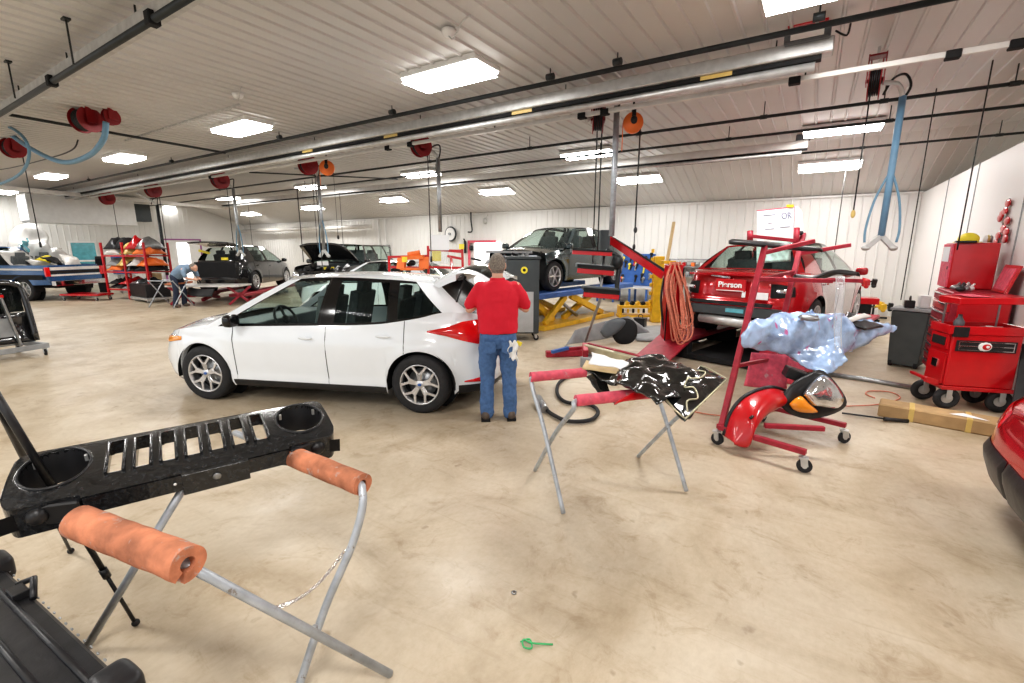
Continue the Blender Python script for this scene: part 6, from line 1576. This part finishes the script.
# ----------------------------------------------------- under the ceiling
def xbeam(m, y, z, x0, x1, w, h): m.box(((x0+x1)/2, y, z), (x1-x0, w, h)); return m
def rods(name, lab, y, z0, xs, grp):
    for x in xs:
        zt_ = ZC-.02 if y < YC else ZC-sl*(y-YC)-.02
        m = MB().use('black_pipe'); m.tube([(x,y,z0),(x,y,zt_)], .008, 6); m.box((x,y,zt_-.01),(.08,.05,.015)); thing('hanger_rod', m, None, lab, 'hanger rod', grp)
X1 = aty(835,38,6.37).x
# main extraction rail
t = empty('extraction_rail', (0,6.37,3.8), 0, 'long grey overhead extraction rail with a silver tube running across the shop', 'rail')
m = MB().use('galv'); xbeam(m, 0, .065, -26, X1, .20, .15); m.build('duct', None, t)
m = MB().use('dark'); xbeam(m, .0, -.035, -26, X1-.1, .10, .05); m.build('seal_slot', None, t)
m = MB().use('chrome'); m.mats[0] = M['galv']; m.tube([(-26,0,-.105),(X1-.15,0,-.105)], .045, 14); m.build('silver_tube', None, t)
for x in (-9.2,-6.7,-3.9,-1.2): MB().use('tape').box((x,-.052,-.035),(.35,.005,.045)).build('yellow_sticker', None, t)
for x in (-24,-18,-12.5,-9,-6,-3.2,-.6): m = MB().use('black_pipe'); m.box((x,0,.12),(.06,.08,.05)); m.tube([(x,0,.12),(x,0,.23)],.008,6); m.build('hanger', None, t)
# trolley track next to it
t = empty('trolley_track', (0,6.62,3.66), 0, 'slim pale trolley track below the grey extraction rail, running to the right edge', 'rail')
MB().use('primer_white').box((-10.5,0,0),(37,.055,.055)).build('track', None, t)
for x in (-14,-7.1,-6.5,-3.05,-2.7,-.4,.95,1.4): MB().use('dark').box((x,0,-.01),(.12,.09,.08)).build('trolley', None, t)
for x in (-20,-9,-4.6,-.3,2.2): MB().use('black_pipe').tube([(x,0,0),(x,0,.38)],.009,6).build('hanger', None, t)
p = atd(822,32,dof(aty(822,36,6.3))); m = MB().use('grey_plastic'); m.box((X1-.25,6.3,3.98),(.42,.2,.14)); m.use('white').box((X1-.25,6.19,3.98),(.30,.02,.09)); m.use('red').box((X1-.25,6.2,4.045),(.36,.2,.015)); m.use('black_plastic').tube(spline([(X1,6.3,3.98),(X1+.1,6.25,3.9),(X1+.12,6.3,4.02)],5),.01,6); thing('control_box', m, None, 'control box with a pale face on the right end of the extraction rail', 'control box')
# black iron pipes
def pipe(lab, pts, r=.026, m_='black_pipe', ups=()):
    t = empty('black_pipe', (0,0,0), 0, lab, 'pipe'); MB().use(m_).tube(pts, r, 10).build('pipe_run', None, t)
    for x in ups:
        y, z = pts[0][1], pts[0][2]; zt_ = ZC-.02 if y < YC else ZC-sl*(y-YC)-.02
        m = MB().use(m_); m.tube([(x,y,z),(x,y,zt_)], .008, 6); m.tube([(x-.05,y,z),(x+.05,y,z)], r*1.35, 10); m.build('hanger', None, t)
    return t
pipe('black pipe nearest the ceiling in front of the extraction rail', [(-28,5.72,3.93),(1.3,5.95,3.93)], .03, ups=(-20,-14,-9.2,-6,-3.1,-2.2,-.2))
pipe('black pipe just behind the red reels, running full width', [(-28,8.75,3.8),(9,8.75,3.8)], .025, ups=(-18,-12,-8,-5.2,-2.9,-.9,.6,1.9))
pipe('black pipe behind the first full width one', [(-28,10.1,3.8),(9,10.1,3.8)], .024, ups=(-15,-9,-4.2,-1.6,.8))
pipe('furthest black pipe near the slope crease at right', [(-3.5,12.3,3.78),(9,12.3,3.78)], .022, ups=(-1,.6,2.6))
pipe('black cross pipe running towards the back at the upper left', [(-11.0,2.1,3.85),(-11.3,5.7,3.85)], .024)
pipe('thin cross pipe below the extraction rail left of the grey hanging pipe', [(-12.6,6.9,3.7),(-10.5,10.1,3.75)], .018)
# second extraction rail
X2 = aty(808,145,11.7).x
t = empty('extraction_rail', (0,11.7,3.78), 0, 'second beige overhead extraction rail nearer the back wall', 'rail')
MB().use('primer_white').box(((X2-24)/2,0,.07),(X2+24,.16,.16)).build('duct', None, t); t2 = MB().use('dark'); t2.box(((X2-24)/2,0,-.03),(X2+24,.1,.03)); t2.build('seal_slot', None, t); MB().use('galv').tube([(-24,0,-.075),(X2-.1,0,-.075)],.035,12).build('silver_tube', None, t)
MB().use('grey_plastic').box((X2-.1,0,.2),(.25,.15,.12)).build('motor', None, t)
# rail in the upper left
t = empty('extraction_rail', (0,2.15,3.8), 0, 'grey boxed rail with a black pipe under it crossing the upper left corner', 'rail')
MB().use('galv').box((-7.5,.05,.06),(12,.14,.12)).build('duct', None, t); MB().use('black_pipe').tube([(-13.5,-.02,-.03),(-1.5,-.02,-.03)],.035,10).build('lower_pipe', None, t)
for x in (-9.8,-7.7,-5.7): MB().use('black_pipe').tube([(x,.05,.1),(x,.05,.24)],.01,6).build('hanger', None, t)
for x in (-8.1,-5.2): MB().use('dark').box((x,-.02,-.02),(.1,.1,.12)).build('pipe_clamp', None, t)
# beam parallel to the left wall and the white bulkhead
m = MB().use('primer_white'); m.bar((-22.6,3.6,3.72),(-24.9,13.0,3.68),.14,.14); thing('cross_beam', m, None, 'pale cross beam running back in front of the white bulkhead', 'beam')
t = empty('overhead_bulkhead', (-25.6,0,0), 0, 'long white boxed bulkhead hanging under the ceiling at the far left', 'bulkhead')
ya, yb_ = atx(26,200,-25).y, atx(135,210,-25).y
MB().use('white').box((0,(ya+yb_)/2,3.25),(1.2,yb_-ya,1.05)).build('casing', None, t)
MB().use('mach').box((-.1,yb_+.35,3.3),(.7,.7,.75)).build('end_grille', None, t)
MB().use('glow').box((.0,ya-.02,3.25),(1.0,.03,.85)).build('lit_end', None, t)  # emissive face stands in for the light falling on this end
m = MB().use('mach'); m.box((-24.6,3.9,3.15),(.5,.8,.12)); m.box((-24.6,3.9,3.0),(.4,.6,.12)); m.use('glow').box((-24.4,3.6,3.08),(.05,.3,.3)); thing('dark_wall_lamp', m, None, 'dark lamp unit at the left edge beside the white bulkhead', 'lamp')
m = MB().use('primer_white'); a, b = aty(182,262,YB-.4), aty(298,250,YB-.4)
m.tube([(XL+.4,YB-.5,2.75),(-17.5,YB-.5,2.75)], .10, 10); thing('wall_duct', m, None, 'long pale round duct along the far end of the back wall', 'duct')
# hose reels
def reel(loc, rz, label, col='red', r=.2, w=.16, drop=None, drop_x=0, dz=1.2):
    if rz is None or rz > R(50): rz = math.atan2(-loc[1], -loc[0])+R(32)
    t = empty('hose_reel', loc, rz, label, 'hose reel')
    m = MB().use(M_reel if col == 'red' else col)
    for s in (-1,1): m.tube([(s*w/2-.012*s,0,0),(s*w/2,0,0)], r, 28)
    m.tube([(-w/2,0,0),(w/2,0,0)], r*.55, 20); m.build('drum', None, t)
    m = MB().use('black_plastic'); 
    for k in range(5): m.torus((-w/2+w*(k+.8)/6,0,0), r*.75, w*.08, 'x', 24, 6)
    m.build('wound_hose', None, t)
    m = MB().use(M_reel); m.box((0,0,r+.03),(w+.05,.16,.02)); m.box((-w/2-.02,0,r*.5),(.012,.14,r+.1)); m.box((w/2+.02,0,r*.5),(.012,.14,r+.1)); m.tube([(-w/2-.03,0,0),(w/2+.03,0,0)],.02,8); m.build('bracket', None, t)
    zt_ = ZC-loc[2]-.02
    MB().use('galv').bar((0,0,r+.03),(0,0,zt_),.05,.03).build('mount', None, t)
    if drop is not None:
        m = MB().use('black_plastic'); m.tube([(drop_x,r*.7,0),(drop_x,r*.72,-.3),(drop_x,r*.72,dz-loc[2])], .010, 7); m.tube([(drop_x,r*.72,dz-loc[2]),(drop_x,r*.72,dz-loc[2]-.12)], .022, 8); m.build('hanging_hose', None, t)
    return t
M_reel = mat('dark_red_reel', (.27,.014,.018), .35, .1, .15)
def rpos(x, y, Y): p = aty(x, y, Y); return (p.x, p.y, p.z)
reel(rpos(598,119,7.05), R(25), 'dark red hose reel hanging left of the orange cord reel', drop=1, dz=1.55, r=.21)
reel(rpos(421,146,7.05), R(60), 'dark red hose reel beside the grey hanging pipe above the hatchback', drop=1, dz=1.6, r=.2)
reel(rpos(308,165,7.05), R(60), 'dark red reel left of the far orange reel', drop=1, dz=1.2, r=.22)
reel(rpos(220,180,7.1), R(60), 'dark red reel above the black hatchback', drop=1, dz=1.3, r=.24)
reel(rpos(153,190,7.0), R(60), 'small dark red reel third from the left along the far row', drop=1, dz=1.4, r=.24)
reel(rpos(107,198,7.0), R(60), 'furthest dark red reel in front of the white bulkhead', drop=1, dz=1.2, r=.25)
reel(rpos(86,120,3.1), R(60), 'large dark red reel with blue hose at the upper left', r=.20, w=.24)
reel(rpos(111,117,3.35), R(60), 'dark red ring shaped reel right of the blue hose reel', r=.13, w=.08)
reel(rpos(13,148,3.0), R(60), 'dark red reel at the left edge inside the blue hose loop', drop=1, dz=1.9, r=.2)
reel(rpos(875,80,7.2), R(-4), 'black and red reel seen edge on beside the blue hanging arm', r=.22, w=.12)
def oreel(loc, rz, label, r=.15):
    t = empty('cord_reel', loc, rz, label, 'cord reel'); MB().use('orange').lathe([(.001,-.05),(r*.95,-.05),(r,-.03),(r,.03),(r*.95,.05),(.001,.05)], axis='y', n=30).build('drum', None, t)
    m = MB().use('black_plastic'); m.ell((0,-.07,.03),(.05,.03,.06)); m.box((0,-.03,.15),(.06,.06,.14)); m.tube([(0,0,.15),(0,0,ZC-loc[2]-.02)],.015,8); m.build('hanger', None, t)
    m = MB().use('orange'); m.tube([(-r,0,0),(-r,0,-.4)],.006,6); m.build('cord', None, t)
    m = MB().use('black_plastic'); m.tube([(r*.8,0,0),(r*.8,0,-1.55)],.005,6); m.ell((r*.8,0,-1.58),(.03,.03,.05),10,8); m.build('plug', None, t)
    return t
oreel(rpos(633,123,7.3), R(30), 'orange round cord reel beside the grey blue hanging pipe'); oreel(rpos(327,168,7.2), R(40), 'smaller far orange cord reel right of a dark red reel', .17)
# drop arms
def drop(px, y0, y1, Y, label, col, fork=True, r=.035, arm=1):
    p = aty(px, y0, Y); lo, hi = .3, 3.9
    for _ in range(40):
        mid = (lo+hi)/2; q = V((p.x,p.y,mid))-CP; yy = 341.5-FPX*q.dot(cu)/q.dot(cf)
        if yy > y1: lo = mid
        else: hi = mid
    t = empty('drop_arm', (p.x,p.y,0), 0, label, 'extraction arm')
    MB().use(col).tube([(0,0,lo),(0,0,p.z)], r, 12).build('tube', None, t)
    if arm: MB().use('galv').tube(spline([(0,0,p.z-.02),(-.08,-.1,p.z+.12),(-.32,-.42,3.64)],5), r*.7, 10).build('support_arm', None, t)
    m = MB().use('black_plastic'); m.tube(spline([(0,0,p.z-.05),(.06,0,p.z+.1),(.0,.04,p.z+.25),(-.12,-.05,p.z+.2),(-.2,-.1,p.z+.02)],5), .014, 6); m.build('loose_cable', None, t)
    if fork:
        m = MB().use('galv'); m.bar((0,0,lo),(-.13,-.02,lo-.14),.06); m.bar((0,0,lo),(.13,.02,lo-.14),.06); m.ell((-.14,-.02,lo-.15),(.05,.05,.035)); m.ell((.14,.02,lo-.15),(.05,.05,.035)); m.build('fork_nozzles', None, t)
        m = MB().use('blue_hose'); 
        for s in (-1,1): m.tube(spline([(s*.02,0,lo+.75),(s*.12,0,lo+.45),(s*.17,0,lo+.1),(s*.16,0,lo-.08)],5), .014, 7)
        m.build('thin_hoses', None, t)
    return t
drop(617, 107, 236, 7.3, 'grey blue hanging pipe behind the curing lamp', 'tube', fork=False, r=.045)
drop(903, 96, 236, 7.6, 'blue hanging arm with a forked hose end by the right wall', 'blue_arm', r=.038)
drop(438, 158, 232, 7.4, 'grey hanging pipe dropping to the white job board', 'steel', fork=False, r=.04)
drop(318, 176, 250, 7.4, 'grey hanging pipe above the black off roader', 'steel', r=.04)
drop(233, 188, 250, 7.4, 'grey hanging pipe above the black hatchback', 'steel', r=.04)
drop(157, 205, 275, 7.4, 'dark hanging post above the far red rack', 'black_pipe', fork=False, r=.05)
def cable(px, y0, y1, Y, label, col='black_plastic', r=.008, end=None):
    p = aty(px, y0, Y); lo, hi = .3, 3.9
    for _ in range(40):
        mid = (lo+hi)/2; q = V((p.x,p.y,mid))-CP; yy = 341.5-FPX*q.dot(cu)/q.dot(cf)
        if yy > y1: lo = mid
        else: hi = mid
    m = MB().use(col); m.tube([(p.x,p.y,lo),(p.x,p.y,max(p.z,3.6))], r, 7)
    if end: m.use('tape' if 'brass' in label else 'black_plastic').ell((p.x,p.y,lo),(.025,.025,.05),10,8)
    return thing('hanging_cable', m, None, label, 'cable')
cable(602, 130, 255, 7.2, 'right one of two thin black hoses left of the grey blue pipe', r=.011)
cable(870, 95, 214, 7.2, 'thin dark hose with a brass tip hanging left of the blue arm', end=1)
cable(640, 130, 247, 7.6, 'thin cord with a black plug hanging right of the grey blue pipe', end=1)
cable(298, 200, 262, 9.0, 'thin black hose in front of the raised bonnet', r=.014)
cable(313, 190, 248, 8.0, 'second thin hose beside the grey pipe over the off roader')
cable(938, 80, 300, 9.5, 'thin dark cable hanging before the right wall, leftmost')
cable(993, 60, 250, 8.0, 'thin dark cable hanging before the red pads')
cable(843, 190, 262, 13.5, 'thin wire hanging at the back wall right of the job board')
cable(340, 200, 262, 10.5, 'thin dark cable left of the white wall pipes')
cable(248, 205, 250, 12, 'short cable above the black hatchback roof', end=1)
# blue hoses in loops at the upper left
m = MB().use('blue_hose'); m.tube(spline([rpos(-30,100,2.9), rpos(0,126,2.95), rpos(30,148,3.0), rpos(62,162,3.05), rpos(88,156,3.1), rpos(103,140,3.12), rpos(106,122,3.15)],8), .042, 10); thing('blue_extraction_hose', m, None, 'thick blue hose sagging from the upper left reel to the left edge', 'hose')
m = MB().use('blue_hose'); m.tube(spline([rpos(-20,118,2.7), rpos(15,130,2.75), rpos(29,150,2.8), rpos(22,172,2.8), rpos(0,184,2.8), rpos(-20,188,2.8)],8), .026, 10); thing('blue_extraction_hose', m, None, 'thinner blue hose curling down at the left edge', 'hose')
m = MB().use('black_plastic'); m.tube(spline([rpos(78,140,3.1), rpos(72,150,3.1), rpos(50,158,3.3), rpos(10,168,3.6), rpos(-20,172,3.8)],6), .012, 7); thing('black_air_hose', m, None, 'thin black hose below the thick blue hose at the upper left', 'hose')
# coiled air line, ceiling box
m = MB().use('galv'); a, b = V(rpos(124,133,4.1)), V(rpos(238,97,4.1)); a.z = b.z = 3.9; m.tube([a,b], .016, 8)
for k in range(34): p = a.lerp(b,k/33); m.torus(p+V((0,0,-.01)), .022, .006, 'x', 8, 5)
thing('coiled_air_line', m, None, 'thin ribbed air line strung under the ceiling right of the red reels', 'air line')
def jbox(px, py, lab):
    p = atz(px, py, ZC-.06); t = empty('junction_box', p, 0, lab, 'ceiling box'); m = MB().use('white'); m.lathe([(.001,-.03),(.05,-.03),(.075,.0),(.08,.03),(.001,.03)], n=20); m.build('cover', None, t); m = MB().use('galv'); m.tube(spline([(0,0,-.03),(.1,-.05,-.09),(.25,-.1,.0),(.4,-.15,.02)],5), .008, 6); m.build('cable', None, t)
jbox(449,33,'small white round box with a cable on the ceiling above the biggest light'); jbox(238,96,'small white box at the end of the coiled air line')
for px,py in ((68,32),(10,72)):
    p = atz(px,py,3.9); m = MB().use('black_pipe'); m.tube([(p.x,p.y,3.6),(p.x,p.y,ZC-.03)],.01,6); m.box((p.x,p.y,ZC-.035),(.09,.06,.02)); thing('hanger_rod', m, None, 'thin hanger rod left of the upper left rail'+(' near its middle' if px>20 else ', at the left edge'), 'hanger rod')
